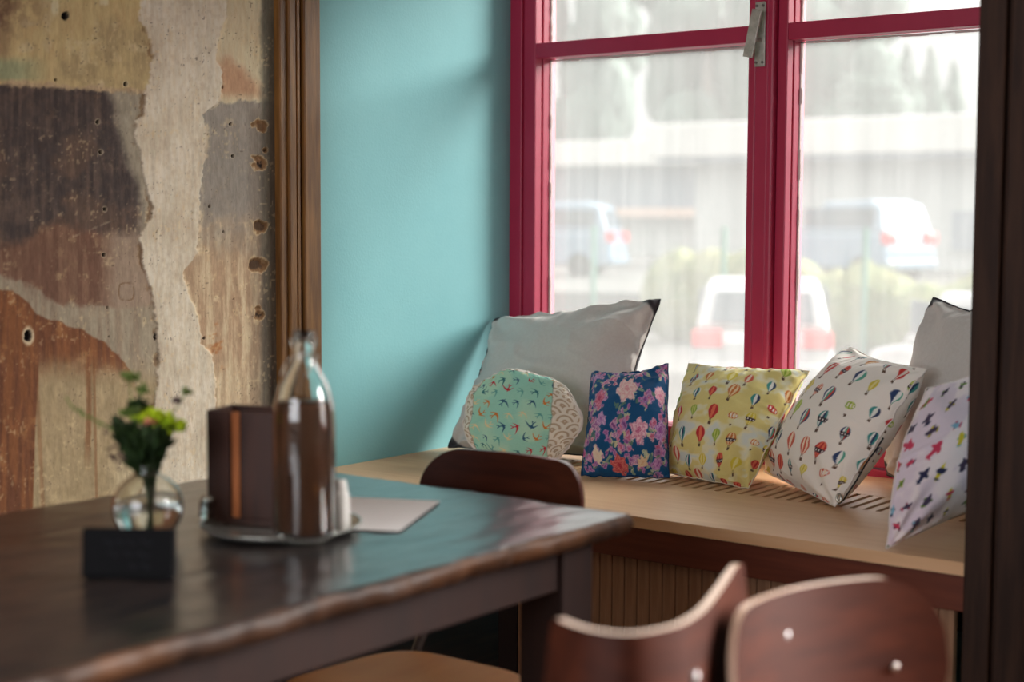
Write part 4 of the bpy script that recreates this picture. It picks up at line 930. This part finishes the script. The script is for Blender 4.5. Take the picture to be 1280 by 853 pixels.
# hedge / verge
def leafy(bm, c, rad, n_, L_, w_, r_, flat=1.0):
    for k in range(n_):
        d = Vector((r_.gauss(0, 1), r_.gauss(0, 1), r_.gauss(0, 1))).normalized(); p = Vector((c[0]+d.x*rad[0]*r_.uniform(.75, 1.05), c[1]+d.y*rad[1]*r_.uniform(.75, 1.05), c[2]+d.z*rad[2]*r_.uniform(.75, 1.05)))
        s = d.orthogonal().normalized(); s = Matrix.Rotation(r_.random()*6.28, 3, d) @ s; t = d.cross(s)
        q = [p-s*L_, p+t*w_, p+s*L_, p-t*w_]; bm.faces.new([bm.verts.new(v) for v in q])
def blob(bm, c, rad, r_):
    r = bmesh.ops.create_icosphere(bm, subdivisions=2, radius=1)
    for v in r['verts']:
        k = 1+.22*mnoise.noise(v.co*2+Vector(c)); v.co = Vector((c[0]+v.co.x*rad[0]*k, c[1]+v.co.y*rad[1]*k, c[2]+v.co.z*rad[2]*k))
ro = random.Random(77)
for (xa, xb, d, h, lab) in ((835, 1010, 28, 1.6, 'yellowish hedge left of and behind the crimson mullion'), (1022, 1290, 25.2, 1.5, 'yellow-green hedge behind the parked cars, seen through the right pane')):
    bm = NB(); A_, B_ = gpt(xa, d), gpt(xb, d-1.5)
    for k in range(14):
        t = (k+.5)/14; p = A_.lerp(B_, t); hh_ = h*(.75+.3*ro.random()); rad = (.55, .55, hh_*.55); c = (p.x, p.y, ZG+hh_*.5); blob(bm, c, rad, ro); leafy(bm, c, (rad[0]*1.1, rad[1]*1.1, rad[2]*1.1), 160, .05, .03, ro)
    o = obj('hedge', bm, M['hedge']); tag(o, lab, 'hedge', None)
# fence of green posts and wires
fe = tag(empty('wire_fence', gpt(1080, 24)), 'wire fence with thin green posts in front of the hedge', 'fence')
fp = [gpt(742, 27.0), gpt(905, 25.5), gpt(1082, 24), gpt(1275, 22.5)]; f0 = fe.location.copy()
for p in fp:
    bm = NB(); q = p-f0; box(bm, q.x-.035, q.x+.035, q.y-.035, q.y+.035, 0, 2.1); obj('post', bm, M['post_green'], fe)
bm = NB()
for a_, b_ in zip(fp, fp[1:]):
    for z in np.linspace(.1, 2.0, 8): tube(bm, [a_-f0+Vector((0, 0, z)), b_-f0+Vector((0, 0, z))], .003, 4)
tag(obj('wire', bm, M['post_green'], fe), kind='stuff')
# buildings
def bld(name, loc, rz, label): return tag(empty(name, loc, rz), label, 'building')
p0, p1 = gpt(868, 48), gpt(1330, 42); ang = math.atan2(p1.y-p0.y, p1.x-p0.x); Lb = (p1-p0).length+6
b1_ = bld('low_building', p0, ang, 'long low white building with thick white roof edge behind the right panes')
def PB(par, nm, a, m, bev=0):
    bm = NB(); box(bm, *a); return obj(nm, bm, m, par, bevel=bev)
PB(b1_, 'wall', (0, Lb, 0, 5, 0, 4.55), M['render_white']); PB(b1_, 'roof_edge', (-1.3, Lb+.5, -.8, 5.6, 4.15, 5.2), M['roof_white'], .05); PB(b1_, 'gutter', (-1.0, Lb+.4, -.70, -.5, 4.0, 4.14), M['bluegrey'])
for x in (8, 15, 19): fw_ = PB(b1_, 'window', (x, x+1.4, -.05, .02, 1.3, 2.6), M['render_white']); PB(fw_, 'window_pane', (x+.08, x+1.32, -.07, -.052, 1.38, 2.52), M['bluegrey'])
p0, p1 = gpt(560, 66), gpt(915, 60); ang = math.atan2(p1.y-p0.y, p1.x-p0.x); Lb = (p1-p0).length
b2_ = bld('low_building', p0, ang, 'long low building with a blue-grey band under its white roof, behind the left panes')
PB(b2_, 'wall', (0, Lb, 0, 8, 0, 5), M['render_white']); PB(b2_, 'cladding_band', (0, Lb+.1, -.1, -.005, 2.7, 4.4), M['bluegrey']); PB(b2_, 'roof_edge', (-.6, Lb+.6, -.9, 8.5, 4.4, 5.4), M['roof_white'], .05)
PB(b2_, 'awning', (5, Lb-.3, -.7, -.11, 2.35, 2.7), M['pinkish'])
PB(b2_, 'doorway', (5.9, 6.6, -.13, -.02, 0, 2.3), M['dark_win']); PB(b2_, 'side_panel', (3.4, 5.6, -.13, -.02, .9, 2.3), M['pinkish'])
# trees beyond the roofs
def tree(name, label, x, d, top_px, wpx, kind, lowpx=150):
    g_ = gpt(x, d); topz = at_d(x, top_px, d)[2]; h = topz-ZG; r = wpx/2*d/F_PX
    e_ = tag(empty(name, g_), label, 'tree')
    bm = NB(); tube(bm, [(0, 0, 0), (.1, 0, h*.4), (0, 0, h*.8)], [r*.10+.12, r*.07+.08, .06], 8); obj('trunk', bm, M['trunk'], e_, True)
    bm = NB()
    if kind == 'conifer':
        nl_ = 13
        for k in range(nl_):
            t = k/(nl_-1); z = h*(.30+.66*t); rr_ = r*(1-t)*1.7+.15
            blob(bm, (ro.uniform(-.1, .1)*r, ro.uniform(-.1, .1)*r, z), (rr_*.85, rr_*.85, h*.085), ro); leafy(bm, (0, 0, z), (rr_, rr_, h*.06), 150, r*.13+.05, r*.035+.02, ro)
    else:
        for k in range(20):
            a = ro.random()*6.28; q = ro.random()**.5; z = h*(.34+.56*ro.random()); c = (q*r*.7*math.cos(a), q*r*.7*math.sin(a), z); rad = (r*.42, r*.42, h*.14); blob(bm, c, rad, ro); leafy(bm, c, (rad[0]*1.1, rad[1]*1.1, rad[2]*1.1), 170, .28, .16, ro)
    obj('crown', bm, M['conifer'], e_); return e_
for a in (('broad_tree', 'dark tree behind the blue-grey banded building, at the left pane edge', 728, 104, -80, 150, 'broad'),
          ('broad_tree', 'broad dark tree above the roofs in the right half of the left pane', 880, 88, -110, 190, 'broad'),
          ('broad_tree', 'tall dark tree just right of the crimson mullion, above the white roof', 1030, 118, -60, 190, 'broad'),
          ('conifer_tree', 'tallest pointed conifer, beside the tall dark tree right of the mullion', 1085, 60, 34, 150, 'conifer'),
          ('conifer_tree', 'narrow pointed conifer left of the smaller ones, above the white roof', 1128, 72, 64, 80, 'conifer'),
          ('conifer_tree', 'small pointed conifer second from the pillar', 1157, 84, 66, 70, 'conifer'),
          ('conifer_tree', 'smallest conifer, nearest the pillar above the white roof', 1186, 96, 84, 60, 'conifer')): tree(*a)
# cars
def car(label, p, rz, L_, Wc, Hc, paint, hatch=True):
    e_ = tag(empty('parked_car', p, rz), label, 'car'); hl = L_/2
    prof_b = [(-hl, .35), (-hl+.02, .75), (-hl+.10, Hc*.60), (hl*.45, Hc*.58), (hl*.92, Hc*.50), (hl, .55), (hl, .30), (-hl+.05, .28)]
    prof_c = [(-hl+.12, Hc*.60), (-hl+.32, Hc*.93), (-hl+.7, Hc), (hl*.05, Hc*.98), (hl*.50, Hc*.58)]
    def ext(pr, w0, w1f, m, nm, bev):
        bm = NB(); z0 = min(z for _, z in pr); z1 = max(z for _, z in pr)
        ra = [bm.verts.new((-w0*(1-(1-w1f)*(z-z0)/(z1-z0)), y, z)) for y, z in pr]; rb = [bm.verts.new((w0*(1-(1-w1f)*(z-z0)/(z1-z0)), y, z)) for y, z in pr]
        bm.faces.new(ra); bm.faces.new(rb[::-1])
        for i in range(len(pr)): j = (i+1) % len(pr); bm.faces.new((ra[i], ra[j], rb[j], rb[i]))
        return obj(nm, bm, m, e_, bevel=bev, seg=3)
    ext(prof_b, Wc/2, .95, paint, 'body', .09); ext(prof_c, Wc/2*.93, .82, paint, 'cabin', .07)
    bm = NB(); v = [bm.verts.new(q) for q in ((-Wc*.36, -hl+.12, Hc*.66), (Wc*.36, -hl+.12, Hc*.66), (Wc*.32, -hl+.27, Hc*.90), (-Wc*.32, -hl+.27, Hc*.90))]; bm.faces.new(v); r_ = bmesh.ops.extrude_face_region(bm, geom=bm.faces[:]); bmesh.ops.translate(bm, verts=[g_ for g_ in r_['geom'] if isinstance(g_, bmesh.types.BMVert)], vec=(0, .06, -.01)); obj('rear_window', bm, M['car_glass'], e_)
    for s in (-1, 1):
        bm = NB(); box(bm, s*Wc*.44-.02, s*Wc*.44+.02, -hl+.45, hl*.35, Hc*.66, Hc*.90); obj('side_window', bm, M['car_glass'], e_)
        bm = NB(); box(bm, min(s*Wc*.48, s*Wc*.27), max(s*Wc*.48, s*Wc*.27), -hl-.03, -hl+.16, Hc*.46, Hc*.60); obj('tail_lamp', bm, M['tail_lamp'], e_, bevel=.03)
        for y in (-hl*.62, hl*.62):
            bm = NB(); tube(bm, [(s*Wc*.5-s*.20, y, .31), (s*Wc*.5, y, .31)], .31, 20); obj('wheel', bm, M['tyre'], e_)
    bm = NB(); box(bm, -Wc*.46, Wc*.46, -hl-.06, -hl+.1, .32, .52); obj('bumper', bm, paint, e_, bevel=.04)
    return e_
def face(x): return YAW
car('white hatchback with red tail lamps parked behind the crimson mullion', gpt(957, 20), YAW-math.radians(10), 4.0, 1.72, 1.5, M['car_white'])
car('pale blue car at the far left of the left pane', gpt(672, 40)+Vector((0, 0, ZT2-ZG)), YAW+math.radians(72), 4.4, 1.8, 1.9, M['car_blue'])
car('pale blue-roofed car seen beyond the green fence post, right pane', gpt(1060, 38)+Vector((0, 0, ZT2-ZG)), YAW+math.radians(32), 4.2, 1.8, 1.95, M['car_blue'])
car('white car mostly hidden behind the right grey cushion', gpt(1262, 16), YAW+math.radians(8), 3.6, 1.78, 1.5, M['car_white'])
